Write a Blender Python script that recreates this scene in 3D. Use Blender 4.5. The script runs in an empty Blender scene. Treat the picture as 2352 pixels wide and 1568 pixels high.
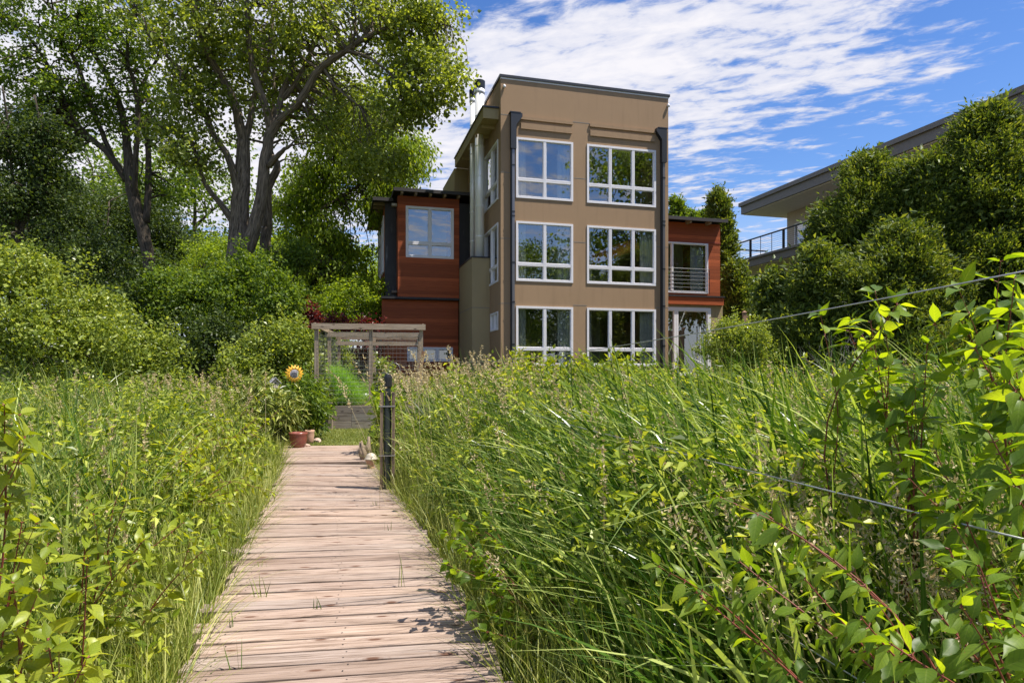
import bpy, math, random
import numpy as np
from mathutils import Vector
R = math.radians
rnd = random.Random(7)
# ------------------------------------------------------------------ camera, sky, sun
sc = bpy.context.scene
C = sc.collection
EYE = 1.5
cd = bpy.data.cameras.new('camera'); cam = bpy.data.objects.new('camera', cd); C.objects.link(cam)
cd.lens = 22.65; cd.sensor_width = 36; cd.shift_y = 0.0281; cd.clip_end = 3000; cd.clip_start = 0.05
cam.location = (0, 0, EYE); cam.rotation_euler = (R(90), 0, 0)
sc.camera = cam
SUN = Vector((0.42, -0.10, 0.90)).normalized()      # towards the sun
sd = bpy.data.lights.new('sun', 'SUN'); sd.energy = 5.0; sd.angle = R(0.55); sd.color = (1, 0.95, 0.87)
so = bpy.data.objects.new('sun', sd); C.objects.link(so)
so.rotation_euler = SUN.to_track_quat('Z', 'Y').to_euler()
sc.view_settings.view_transform = 'Standard'; sc.view_settings.look = 'None'
sc.view_settings.exposure = 0.66; sc.view_settings.gamma = 1

w = bpy.data.worlds.new("World"); sc.world = w; w.use_nodes = True
nt = w.node_tree; nt.nodes.clear()
class G:
    """tiny node-graph helper"""
    def __init__(s, nt): s.nt = nt
    def n(s, t, **k):
        x = s.nt.nodes.new('ShaderNode' + t)
        for a, b in k.items(): setattr(x, a, b)
        return x
    def put(s, sock, v):
        if isinstance(v, bpy.types.NodeSocket): s.nt.links.new(v, sock)
        elif v is not None: sock.default_value = v
    def m(s, op, a, b=None, c=None, clamp=False):
        x = s.n('Math', operation=op, use_clamp=clamp); s.put(x.inputs[0], a)
        if b is not None: s.put(x.inputs[1], b)
        if c is not None: s.put(x.inputs[2], c)
        return x.outputs[0]
    def noise(s, vec, scale, det=4, rough=.55, dist=0):
        x = s.n('TexNoise'); s.put(x.inputs['Vector'], vec); s.put(x.inputs['Scale'], scale)
        x.inputs['Detail'].default_value = det; x.inputs['Roughness'].default_value = rough; x.inputs['Distortion'].default_value = dist
        return x.outputs['Fac']
    def ramp(s, f, stops):
        x = s.n('ValToRGB'); s.put(x.inputs[0], f)
        e = x.color_ramp.elements
        while len(e) < len(stops): e.new(.5)
        for q, (p, c) in zip(e, stops):
            q.position = p; q.color = (*c, 1) if len(c) == 3 else c
        return x.outputs[0]
    def mix(s, f, a, b, bt='MIX'):
        x = s.n('Mix', data_type='RGBA', blend_type=bt); s.put(x.inputs[0], f)
        for i, v in ((6, a), (7, b)):
            if isinstance(v, tuple) and len(v) == 3: v = (*v, 1)
            s.put(x.inputs[i], v)
        return x.outputs[2]
    def sep(s, v):
        x = s.n('SeparateXYZ'); s.put(x.inputs[0], v); return x.outputs
    def comb(s, a, b, c):
        x = s.n('CombineXYZ')
        for i, v in enumerate((a, b, c)): s.put(x.inputs[i], v)
        return x.outputs[0]
    def maprange(s, v, a, b, c=0, d=1, t='SMOOTHSTEP'):
        x = s.n('MapRange', interpolation_type=t); s.put(x.inputs[0], v)
        for i, q in enumerate((a, b, c, d)): s.put(x.inputs[i + 1], q)
        return x.outputs[0]
g = G(nt)
sky = g.n('TexSky', sky_type='NISHITA', sun_disc=False)
sky.sun_elevation = math.asin(SUN.z); sky.sun_rotation = math.atan2(SUN.x, SUN.y)
sky.air_density = 1.0; sky.dust_density = 0.3; sky.ozone_density = 2.0
tc = g.n('TexCoord')
x, y, z = g.sep(tc.outputs['Generated'])
zc = g.m('MAXIMUM', z, 0.03)
px = g.m('DIVIDE', x, zc); py = g.m('DIVIDE', y, zc)
P2 = g.comb(px, py, 0)
rot = g.n('VectorRotate', rotation_type='Z_AXIS'); g.put(rot.inputs['Vector'], P2); rot.inputs['Angle'].default_value = R(22)
rx, ry, _ = g.sep(rot.outputs[0])
big = g.noise(g.comb(g.m('MULTIPLY', rx, .8), g.m('MULTIPLY', ry, 1.5), 4.0), 0.8, 3, .5, .5)
mid = g.noise(g.comb(g.m('MULTIPLY', rx, 1.0), g.m('MULTIPLY', ry, 1.7), 9.7), 2.3, 8, .6, .4)
fine = g.noise(g.comb(g.m('MULTIPLY', rx, 1.0), g.m('MULTIPLY', ry, 1.6), 2.1), 7, 7, .6, .3)
def bump2(cx, cy, r, amp):
    dx = g.m('SUBTRACT', px, cx); dy = g.m('SUBTRACT', py, cy)
    d2 = g.m('ADD', g.m('MULTIPLY', dx, dx), g.m('MULTIPLY', dy, dy))
    return g.m('MULTIPLY', g.m('POWER', 2.718, g.m('MULTIPLY', d2, -1.0 / (r * r))), amp)
dens = g.m('ADD', g.m('MULTIPLY', big, .24), g.m('MULTIPLY', mid, .50))
dens = g.m('ADD', dens, g.m('MULTIPLY', fine, .62))
for b_ in ((0.35, 2.0, .55, .15), (-.4, 2.6, .9, .08), (1.7, 2.0, .4, -.16), (1.7, 3.0, .5, -.10), (-1.6, 3.4, 1.3, .22), (-1.3, 2.0, .8, .10), (1.1, 2.5, .5, .06), (.95, 3.1, .28, -.05), (-.07, 1.65, .16, -.16), (1.0, 1.95, .25, .05)):
    dens = g.m('ADD', dens, bump2(*b_))
cl = g.maprange(dens, 0.635, 0.80)
horiz = g.maprange(z, 0.02, 0.28, 0.75, 0.0)
cl = g.m('MAXIMUM', cl, horiz)
hs = g.n('HueSaturation'); g.put(hs.inputs['Color'], sky.outputs[0]); hs.inputs['Saturation'].default_value = 1.28; hs.inputs['Value'].default_value = 0.74
hs.inputs['Hue'].default_value = .512
ccol = g.mix(g.maprange(dens, .66, .98), (2.9, 3.05, 3.7), (4.15, 4.05, 4.2))
scol = g.mix(g.m('MULTIPLY', cl, .97), hs.outputs[0], ccol)
bg = g.n('Background'); g.put(bg.inputs[0], scol); bg.inputs[1].default_value = 0.15
wo = g.n('OutputWorld'); nt.links.new(bg.outputs[0], wo.inputs[0])

# ------------------------------------------------------------------ helpers
FX = 1480.0
def W(x, y, d):            # a point seen at (x, y) of a 2352-wide view, d metres away -> metres
    return np.array([(x - 1176) / FX * d, d, EYE + (850 - y) / FX * d])
def gp(x, y, z=0.0):       # the same on the level z
    d = (EYE - z) * FX / (y - 850.0)
    return np.array([(x - 1176) / FX * d, d, z])

class MB:
    def __init__(s): s.v = []; s.f = []; s.at = []; s.mi = []; s.n = 0; s.sm = False
    def add(s, v, f, at=None, mi=0):
        v = np.asarray(v, float).reshape(-1, 3)
        for ff in (f if isinstance(f, list) and len(f) and isinstance(f[0], np.ndarray) and f[0].ndim == 2 else [np.asarray(f)]):
            s.f.append(ff + s.n); s.mi.append(np.full(len(ff), mi))
        s.v.append(v); s.n += len(v)
        s.at.append(np.zeros((len(v), 3)) if at is None else np.asarray(at, float).reshape(-1, 3))
        return s
    def box(s, x0, x1, y0, y1, z0, z1, mi=0, at=None):
        v = [(x, y, z) for x in (x0, x1) for y in (y0, y1) for z in (z0, z1)]
        f = [[0, 1, 3, 2], [4, 6, 7, 5], [0, 4, 5, 1], [2, 3, 7, 6], [0, 2, 6, 4], [1, 5, 7, 3]]
        if at is None:
            r = rnd.random(); at = [(p[0], p[1] + p[2] , r) for p in v]
        return s.add(v, np.array(f), at, mi)
    def bar(s, p, q, wd, ht, up=(0, 0, 1), mi=0):
        p = np.array(p, float); q = np.array(q, float); d = q - p; L = np.linalg.norm(d); d /= L
        u = np.array(up, float); sd = np.cross(d, u)
        if np.linalg.norm(sd) < 1e-4: sd = np.cross(d, (0, 1, 0))
        sd /= np.linalg.norm(sd); u = np.cross(sd, d)
        v = []; at = []; r = rnd.random()
        for t in (0, L):
            for a in (-wd / 2, wd / 2):
                for b in (-ht / 2, ht / 2):
                    v.append(p + d * t + sd * a + u * b); at.append((t, a + b, r))
        f = [[0, 1, 3, 2], [4, 6, 7, 5], [0, 4, 5, 1], [2, 3, 7, 6], [0, 2, 6, 4], [1, 5, 7, 3]]
        return s.add(v, np.array(f), at, mi)
    def tube(s, pts, rad, k=8, cap=True, mi=0):
        pts = np.asarray(pts, float); n = len(pts); rad = np.broadcast_to(np.asarray(rad, float), (n,))
        d = np.gradient(pts, axis=0); d /= np.linalg.norm(d, axis=1, keepdims=True) + 1e-9
        ref = np.array([0.31, 0.95, 0.05]) if abs(d[:, 2]).mean() > .6 else np.array([0.02, 0.03, 1.0])
        a = np.cross(d, ref); a /= np.linalg.norm(a, axis=1, keepdims=True) + 1e-9
        b = np.cross(d, a)
        th = np.arange(k) / k * 2 * np.pi
        v = pts[:, None] + rad[:, None, None] * (np.cos(th)[None, :, None] * a[:, None] + np.sin(th)[None, :, None] * b[:, None])
        L = np.concatenate([[0], np.cumsum(np.linalg.norm(np.diff(pts, axis=0), axis=1))])
        at = np.stack([np.broadcast_to(L[:, None], (n, k)), np.broadcast_to(th[None], (n, k)), np.zeros((n, k))], -1)
        i = np.arange(n - 1)[:, None] * k; j = np.arange(k)[None]; j2 = (j + 1) % k
        f = [np.stack([i + j, i + j2, i + k + j2, i + k + j], -1).reshape(-1, 4)]
        if cap: f += [np.arange(k)[::-1][None], ((n - 1) * k + np.arange(k))[None]]
        return s.add(v.reshape(-1, 3), f, at.reshape(-1, 3), mi)
    def lathe(s, c, prof, k=20, mi=0):
        return s.tube_z(c, prof, k, mi)
    def tube_z(s, c, prof, k=20, mi=0):
        th = np.arange(k) / k * 2 * np.pi; v = []
        for r_, z_ in prof:
            v += [(c[0] + r_ * math.cos(t), c[1] + r_ * math.sin(t), c[2] + z_) for t in th]
        n = len(prof); i = np.arange(n - 1)[:, None] * k; j = np.arange(k)[None]; j2 = (j + 1) % k
        f = [np.stack([i + j, i + j2, i + k + j2, i + k + j], -1).reshape(-1, 4), np.arange(k)[::-1][None], ((n - 1) * k + np.arange(k))[None]]
        return s.add(v, f, None, mi)
    def build(s, name, mats, parent=None, smooth=False):
        me = bpy.data.meshes.new(name)
        v = np.concatenate(s.v)
        me.vertices.add(len(v)); me.vertices.foreach_set('co', v.astype(np.float32).ravel())
        tot = np.concatenate([np.full(len(f), f.shape[1]) for f in s.f]); idx = np.concatenate([f.ravel() for f in s.f])
        me.loops.add(len(idx)); me.loops.foreach_set('vertex_index', idx.astype(np.int32))
        me.polygons.add(len(tot)); st = np.concatenate([[0], np.cumsum(tot)[:-1]])
        me.polygons.foreach_set('loop_start', st.astype(np.int32)); me.polygons.foreach_set('loop_total', tot.astype(np.int32))
        mi = np.concatenate(s.mi)
        if mi.any(): me.polygons.foreach_set('material_index', mi.astype(np.int32))
        me.update(calc_edges=True)
        at = me.attributes.new('lf', 'FLOAT_VECTOR', 'POINT'); at.data.foreach_set('vector', np.concatenate(s.at).astype(np.float32).ravel())
        me.polygons.foreach_set('use_smooth', np.full(len(tot), bool(smooth)))
        for m_ in (mats if isinstance(mats, (list, tuple)) else [mats]): me.materials.append(m_)
        o = bpy.data.objects.new(name, me); C.objects.link(o)
        if parent is not None: o.parent = parent
        return o
def tag(o, label=None, cat=None, group=None, kind=None):
    if label: o['label'] = label
    if cat: o['category'] = cat
    if group: o['group'] = group
    if kind: o['kind'] = kind
    return o
def empty(name, loc=(0, 0, 0), rz=0, **k):
    o = bpy.data.objects.new(name, None); C.objects.link(o); o.location = tuple(float(q) for q in loc); o.rotation_euler = (0, 0, rz)
    o.empty_display_size = .3
    return tag(o, **k)
def copy_tree(o, loc=None, rz=None, scale=None, **k):
    c = o.copy(); C.objects.link(c)
    for ch in o.children:
        d = ch.copy(); C.objects.link(d); d.parent = c
        for gch in ch.children:
            e = gch.copy(); C.objects.link(e); e.parent = d
    if loc is not None: c.location = tuple(float(q) for q in loc)
    if rz is not None: c.rotation_euler = (0, 0, rz)
    if scale is not None: c.scale = scale if isinstance(scale, tuple) else (scale,) * 3
    return tag(c, **k)

# ------------------------------------------------------------------ materials
def newmat(name):
    m = bpy.data.materials.new(name); m.use_nodes = True; m.node_tree.nodes.clear()
    gg = G(m.node_tree); out = gg.n('OutputMaterial'); return m, gg, out
def pbsdf(gg, out, col, rough=.6, metal=0, bump=None, bs=.3, spec=.5, bd=.02):
    p = gg.n('BsdfPrincipled')
    if isinstance(col, tuple): col = (*col[:3], 1)
    gg.put(p.inputs['Base Color'], col); gg.put(p.inputs['Roughness'], rough); gg.put(p.inputs['Metallic'], metal)
    p.inputs['Specular IOR Level'].default_value = spec
    if bump is not None:
        b = gg.n('Bump'); b.inputs['Strength'].default_value = bs; b.inputs['Distance'].default_value = bd; gg.put(b.inputs['Height'], bump)
        gg.nt.links.new(b.outputs[0], p.inputs['Normal'])
    gg.nt.links.new(p.outputs[0], out.inputs[0]); return p
def plain(name, col, rough=.6, metal=0, var=.15, scale=6, bs=.1, spec=.5):
    m, q, out = newmat(name)
    oc = q.n('TexCoord').outputs['Object']
    n1 = q.noise(oc, scale, 5)
    c = q.mix(n1, tuple(v * (1 - var) for v in col), tuple(v * (1 + var) for v in col))
    pbsdf(q, out, c, rough, metal, q.noise(oc, scale * 12, 3), bs, spec, .005); return m
def leafmat(name, c1, c2, c3, tr=.42, rough=.42, tcol=None, back=1.15, odd=None, veins=False):
    m, q, out = newmat(name)
    a = q.n('Attribute', attribute_name='lf'); u, v, r = q.sep(a.outputs['Vector'])
    oi = q.n('ObjectInfo').outputs['Random']
    big = q.noise(q.n('TexCoord').outputs['Object'], .9, 2)
    f = q.m('ADD', q.m('MULTIPLY', r, .62), q.m('MULTIPLY', big, .38))
    st = [(0.12, c1), (.5, c2), (.86, c3)]
    if odd: st += [(.875, odd)]
    col = q.ramp(f, st)
    col = q.mix(q.m('MULTIPLY', q.m('SUBTRACT', 1.0, q.m('MULTIPLY', q.m('ABSOLUTE', u), 9), clamp=True), .5), col, q.mix(.6, col, (.30, .38, .12)))
    if veins:
        vv = q.m('SINE', q.m('MULTIPLY', q.m('SUBTRACT', v, q.m('MULTIPLY', q.m('ABSOLUTE', u), .22)), 44))
        col = q.mix(q.maprange(vv, .6, 1.0, 0, .35), col, q.mix(.6, col, (.03, .06, .01)))
        bl = q.noise(q.comb(q.m('ADD', u, q.m('MULTIPLY', r, 50)), q.m('MULTIPLY', v, 2.5), r), 2.2, 4, .7)
        edge = q.m('MULTIPLY', q.m('POWER', q.m('ABSOLUTE', u), 3), .12)
        col = q.mix(q.maprange(q.m('ADD', bl, edge), .70, .76, 0, .8), col, (.30, .15, .05))
    geo = q.n('NewGeometry')
    col2 = q.mix(q.m('MULTIPLY', geo.outputs['Backfacing'], .5), col, q.mix(.35, col, (.20, .28, .14)))
    p = q.n('BsdfPrincipled'); q.put(p.inputs['Base Color'], col2); p.inputs['Roughness'].default_value = rough
    p.inputs['Specular IOR Level'].default_value = .30
    t = q.n('BsdfTranslucent')
    tc_ = q.mix(1.0, col, (tcol or (1.9, 1.75, .55)), 'MULTIPLY'); q.put(t.inputs[0], tc_)
    s = q.n('MixShader'); s.inputs[0].default_value = tr
    q.nt.links.new(p.outputs[0], s.inputs[1]); q.nt.links.new(t.outputs[0], s.inputs[2]); q.nt.links.new(s.outputs[0], out.inputs[0])
    return m
M = {}
M['leaf_cotton'] = leafmat('cottonwood_leaf', (.07, .10, .014), (.17, .22, .03), (.34, .39, .11), .54, .28)
M['leaf_bright'] = leafmat('bright_leaf', (.08, .135, .008), (.20, .29, .02), (.36, .44, .04), .52)
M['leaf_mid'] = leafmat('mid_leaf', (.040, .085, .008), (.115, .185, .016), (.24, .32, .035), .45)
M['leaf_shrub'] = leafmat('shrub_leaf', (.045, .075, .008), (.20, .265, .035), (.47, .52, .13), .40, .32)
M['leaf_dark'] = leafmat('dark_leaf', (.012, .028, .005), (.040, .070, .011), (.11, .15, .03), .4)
M['leaf_cedar'] = leafmat('cedar_spray', (.028, .055, .006), (.10, .15, .018), (.30, .34, .065), .32, .5)
M['leaf_purple'] = leafmat('purple_leaf', (.06, .012, .02), (.14, .02, .03), (.30, .05, .03), .4, .4, (1.5, .6, .5))
M['leaf_dogwood'] = leafmat('dogwood_leaf', (.06, .12, .015), (.14, .23, .025), (.25, .35, .05), .55, .40, (2.8, 2.3, .25), veins=True)
M['leaf_dogwood_left'] = leafmat('yellowish_dogwood_leaf', (.10, .15, .012), (.24, .31, .025), (.42, .47, .06), .48, .36, (2.1, 1.8, .3), odd=(.50, .13, .03), veins=True)
M['leaf_under'] = leafmat('undergrowth_leaf', (.025, .055, .004), (.16, .235, .015), (.60, .64, .09), .42, .34, (1.6, 1.45, .4), odd=(.5, .25, .12))
M['grass'] = leafmat('grass_blade', (.035, .065, .006), (.20, .25, .03), (.66, .66, .24), .32, .36, (1.5, 1.4, .6))
M['reed'] = leafmat('reed_blade', (.012, .040, .004), (.075, .15, .014), (.58, .64, .20), .30, .25, (1.5, 1.6, .45))
M['straw'] = leafmat('dry_straw', (.42, .31, .15), (.56, .45, .25), (.68, .57, .36), .3, .6, (1.2, 1.1, .9))
M['lawn'] = leafmat('lawn_blade', (.13, .18, .04), (.24, .29, .06), (.42, .42, .14), .3, .5)
M['fennel'] = leafmat('feathery_leaf', (.12, .26, .02), (.20, .38, .04), (.30, .48, .07), .45)
def barkmat(name, c1, c2, sc_=9):
    m, q, out = newmat(name)
    a = q.n('Attribute', attribute_name='lf'); l, th, _ = q.sep(a.outputs['Vector'])
    s_, c_ = q.m('SINE', th), q.m('COSINE', th)
    vec = q.comb(q.m('MULTIPLY', l, .5), s_, c_)
    n1 = q.noise(vec, sc_, 6, .65, .6)
    col = q.ramp(n1, [(.36, c1), (.62, c2)])
    pbsdf(q, out, col, .9, 0, n1, .9, .2, .06); return m
M['bark'] = barkmat('cottonwood_bark', (.06, .045, .032), (.33, .26, .19), 5)
M['bark_dark'] = barkmat('dark_bark', (.04, .032, .025), (.20, .16, .12), 6)
M['red_stem'] = plain('red_stem', (.20, .05, .03), .5)
M['green_stem'] = plain('green_stem', (.12, .16, .05), .6)
M['twig'] = plain('bare_twig', (.42, .38, .34), .8)
def woodmat(name, ca, cb, cc, sc_=1.0, knots=True, dark=(.10, .05, .03)):
    # lf = (along, across, rand) in metres
    m, q, out = newmat(name)
    a = q.n('Attribute', attribute_name='lf'); l, w_, r = q.sep(a.outputs['Vector'])
    off = q.m('MULTIPLY', r, 37.0)
    v1 = q.comb(q.m('ADD', q.m('MULTIPLY', l, 1.1 * sc_), off), q.m('MULTIPLY', w_, 22 * sc_), off)
    gr = q.noise(v1, 2.2, 7, .62, .9)
    v2 = q.comb(q.m('ADD', q.m('MULTIPLY', l, 1.3), off), q.m('MULTIPLY', w_, 3.0), off)
    patch = q.noise(v2, 1.6, 4, .5)
    col = q.ramp(gr, [(.34, cb), (.47, ca), (.66, cc)])
    col = q.mix(q.maprange(patch, .35, .7, 0, .55), col, q.mix(.5, col, (.50, .42, .36)))
    tint = q.ramp(r, [(0, (.72, .66, .62)), (.3, (1.0, .95, .92)), (.6, (1.08, 1.0, .92)), (1, (.84, .84, .85))])
    col = q.mix(1.0, col, tint, 'MULTIPLY')
    if knots:
        vo = q.n('TexVoronoi', feature='F1', voronoi_dimensions='2D')
        q.put(vo.inputs['Vector'], q.comb(q.m('ADD', q.m('MULTIPLY', l, 2.1), off), q.m('MULTIPLY', w_, 6.5), off)); vo.inputs['Scale'].default_value = 1.0
        dd = q.m('ADD', vo.outputs['Distance'], q.m('MULTIPLY', q.m('SUBTRACT', gr, .5), .10))
        keep = q.m('GREATER_THAN', q.sep(vo.outputs['Color'])[0], .45)
        k1 = q.m('MULTIPLY', q.maprange(dd, .045, .11, 1, 0), keep)
        ring = q.m('MULTIPLY', q.m('MULTIPLY', q.m('SINE', q.m('MULTIPLY', dd, 75)), q.maprange(dd, .08, .34, .5, 0)), keep)
        col = q.mix(k1, col, dark)
        col = q.mix(q.m('MAXIMUM', ring, 0), col, q.mix(.55, col, dark))
        crack = q.noise(q.comb(q.m('ADD', q.m('MULTIPLY', l, .6), off), q.m('MULTIPLY', w_, 60), off), 2.0, 3, .5)
        col = q.mix(q.maprange(crack, .68, .76, 0, .6), col, dark)
    pbsdf(q, out, col, .75, 0, gr, .35, .25, .01); return m
M['deck'] = woodmat('weathered_deck_wood', (.315, .236, .188), (.10, .068, .05), (.45, .36, .305), dark=(.13, .065, .04))
M['oldwood'] = woodmat('silvery_old_wood', (.33, .26, .18), (.20, .145, .09), (.44, .37, .28), dark=(.10, .07, .05))
M['oldwood_grey'] = woodmat('grey_plank_wood', (.32, .28, .23), (.19, .155, .12), (.42, .38, .32), dark=(.08, .06, .05))
M['cheekwood'] = woodmat('dark_brown_post_wood', (.17, .12, .08), (.09, .06, .04), (.25, .19, .14), knots=False)
M['fencewood'] = woodmat('brown_fence_wood', (.34, .20, .12), (.22, .12, .07), (.42, .28, .18), knots=False)
def stucco(name, c):
    m, q, out = newmat(name)
    oc = q.n('TexCoord').outputs['Object']
    n1 = q.noise(oc, .55, 5, .6); n2 = q.noise(oc, 60, 4, .6)
    mp = q.n('Mapping'); q.put(mp.inputs['Vector'], oc); mp.inputs['Scale'].default_value = (3.5, 3.5, .35)
    n3 = q.noise(mp.outputs[0], 1.2, 5, .6)
    col = q.mix(n1, tuple(v * .90 for v in c), tuple(v * 1.10 for v in c))
    col = q.mix(q.maprange(n3, .48, .75, 0, .5), col, tuple(v * .74 for v in c))
    col = q.mix(q.maprange(n2, .3, .8, 0, .3), col, tuple(v * .8 for v in c))
    pbsdf(q, out, col, .88, 0, n2, .5, .2, .012); return m
M['stucco'] = stucco('tan_stucco', (.37, .245, .145))
M['stucco_pale'] = stucco('olive_tan_stucco', (.40, .31, .17))
M['stucco_nb'] = stucco('cream_render', (.60, .50, .40))
def siding(name, c, vert=False):
    m, q, out = newmat(name)
    oc = q.n('TexCoord').outputs['Object']; x_, y_, z_ = q.sep(oc)
    pit = .14
    row = q.m('FLOOR', q.m('DIVIDE', z_, pit)); fr = q.m('FRACT', q.m('DIVIDE', z_, pit))
    rn = q.n('TexWhiteNoise', noise_dimensions='1D'); q.put(rn.inputs['W'], row)
    gr = q.noise(q.comb(q.m('MULTIPLY', q.m('ADD', x_, y_), .8), row, q.m('MULTIPLY', z_, 30)), 2.5, 6, .6)
    col = q.mix(rn.outputs['Value'], tuple(v * .62 for v in c), tuple(v * 1.3 for v in c))
    col = q.mix(q.maprange(gr, .4, .75, 0, .7), col, tuple(v * .42 for v in c))
    groove = q.maprange(fr, 0.0, .07, 1, 0)
    col = q.mix(q.m('MULTIPLY', groove, .6), col, tuple(v * .3 for v in c))
    pbsdf(q, out, col, .6, 0, q.m('SUBTRACT', gr, q.m('MULTIPLY', groove, 2)), .4, .25, .01); return m
M['siding'] = siding('red_brown_wood_siding', (.42, .10, .032))
M['trim_red'] = plain('red_brown_trim', (.27, .05, .017), .55, var=.2)
def darkmetal():
    m, q, out = newmat('patinated_dark_metal')
    oc = q.n('TexCoord').outputs['Object']
    n = q.noise(oc, 1.6, 7, .7, 1.0); mp = q.n('Mapping'); q.put(mp.inputs['Vector'], oc); mp.inputs['Scale'].default_value = (5, 5, .6)
    n2 = q.noise(mp.outputs[0], 1.5, 6, .7)
    col = q.mix(n, (.022, .022, .024), (.06, .055, .052))
    col = q.mix(q.maprange(n2, .58, .75, 0, .7), col, (.22, .22, .23))
    pbsdf(q, out, col, .55, .3, n, .3, .4, .01); return m
M['darkmetal'] = darkmetal()
M['black'] = plain('black_metal', (.025, .027, .03), .4, .5)
M['gutter'] = plain('dark_bronze_gutter', (.035, .037, .042), .4, .3)
M['spout'] = plain('grey_downspout', (.20, .19, .20), .35, .6)
M['steel'] = plain('stainless_flue', (.92, .91, .90), .30, .25, .08, 2, .02)
M['white'] = plain('white_window_frame', (.80, .77, .78), .45, 0, .03)
M['wall_in'] = plain('interior_wall', (.62, .61, .60), .9)
M['floor_in'] = plain('interior_floor', (.16, .12, .09), .6)
M['orange'] = plain('orange_timber', (.85, .30, .03), .6, 0, .2, 8)
M['curtain'] = leafmat('sheer_curtain', (.55, .55, .52), (.62, .62, .58), (.66, .66, .62), .35, .9, (1, 1, 1))
M['roofing'] = plain('dark_roofing', (.045, .04, .04), .7)
M['nb_fascia'] = plain('grey_brown_fascia', (.21, .19, .165), .7)
M['nb_soffit'] = plain('cream_soffit', (.82, .74, .64), .8)
M['concrete'] = plain('pale_concrete', (.42, .40, .36), .85)
M['galv'] = plain('galvanised_wire', (.46, .46, .45), .4, .8)
M['pipe_iron'] = plain('dark_grey_iron_pipe', (.065, .075, .075), .38, .6, .3)
M['pot_red'] = plain('oxblood_glazed_clay', (.22, .065, .045), .3, 0, .25, 8)
M['terracotta'] = plain('pale_terracotta', (.50, .30, .20), .8)
M['cream'] = plain('cream_ceramic', (.50, .43, .34), .5)
M['yellow'] = plain('painted_yellow_metal', (.85, .46, .04), .45, 0, .25, 14)
M['blackplastic'] = plain('black_plastic', (.02, .02, .022), .4)
M['redpaint'] = plain('red_paint', (.45, .06, .03), .5)
M['greypaint'] = plain('lilac_grey_metal_roof', (.40, .38, .42), .5)
M['soil'] = plain('dark_soil', (.07, .05, .03), .95)
M['pinkstone'] = plain('pinkish_rock', (.50, .36, .28), .85, 0, .3)
def glassmat():
    m, q, out = newmat('window_glass')
    t = q.n('BsdfTransparent'); t.inputs[0].default_value = (.93, .955, .95, 1)
    gl = q.n('BsdfGlossy'); gl.inputs['Roughness'].default_value = .0; gl.inputs[0].default_value = (.95, .97, 1, 1)
    b = q.n('Bump'); b.inputs['Strength'].default_value = .04; b.inputs['Distance'].default_value = .02
    q.put(b.inputs['Height'], q.noise(q.n('TexCoord').outputs['Object'], 1.3, 2)); q.nt.links.new(b.outputs[0], gl.inputs['Normal'])
    lw = q.n('Fresnel'); lw.inputs[0].default_value = 1.5
    s = q.n('MixShader'); bf = q.m('SUBTRACT', 1.0, q.n('NewGeometry').outputs['Backfacing']); q.put(s.inputs[0], q.m('MULTIPLY', q.m('ADD', q.m('MULTIPLY', lw.outputs[0], 1.3), .22, clamp=True), bf))
    q.nt.links.new(t.outputs[0], s.inputs[1]); q.nt.links.new(gl.outputs[0], s.inputs[2]); q.nt.links.new(s.outputs[0], out.inputs[0])
    return m
M['glass'] = glassmat()
def groundmat():
    m, q, out = newmat('marsh_and_lawn_ground')
    gpos = q.n('NewGeometry').outputs['Position']
    n = q.noise(gpos, .7, 6); n2 = q.noise(gpos, 22, 4)
    col = q.mix(n, (.035, .045, .016), (.075, .085, .03)); col = q.mix(q.maprange(n2, .4, .7, 0, .5), col, (.06, .045, .025))
    pbsdf(q, out, col, .95, 0, n2, .8, .1, .05); return m
M['ground'] = groundmat()

# ------------------------------------------------------------------ ground
def sstep(a, b, x):
    t = np.clip((x - a) / (b - a), 0, 1); return t * t * (3 - 2 * t)
def gh(X, Y):
    X = np.asarray(X, float); Y = np.asarray(Y, float)
    h = -.32 + .34 * sstep(10.5, 12.6, Y) + .06 * sstep(12.6, 15.3, Y) + .52 * sstep(15.5, 17.2, Y) + .5 * sstep(17, 22, Y)
    h = h + 2.2 * sstep(10, 22, X) * sstep(14, 30, Y) + .8 * sstep(-9, -20, X) * sstep(14, 34, Y) * 1.5
    h = h + 2.0 * sstep(30, 80, Y)
    return h
def make_ground():
    xs = np.unique(np.concatenate([np.linspace(-30, 30, 121), np.linspace(-400, -30, 22), np.linspace(30, 400, 22)]))
    ys = np.unique(np.concatenate([np.linspace(-10, 45, 111), np.linspace(-200, -10, 14), np.linspace(45, 700, 26)]))
    X, Y = np.meshgrid(xs, ys); Z = gh(X, Y) + .02 * np.sin(X * 2.1) * np.cos(Y * 1.7)
    n = len(xs); i = np.arange(len(ys) - 1)[:, None] * n; j = np.arange(n - 1)[None]
    f = np.stack([i + j, i + j + 1, i + n + j + 1, i + n + j], -1).reshape(-1, 4)
    o = MB().add(np.stack([X, Y, Z], -1).reshape(-1, 3), f).build('ground', M['ground'], smooth=True); tag(o, kind='structure')
make_ground()

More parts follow.
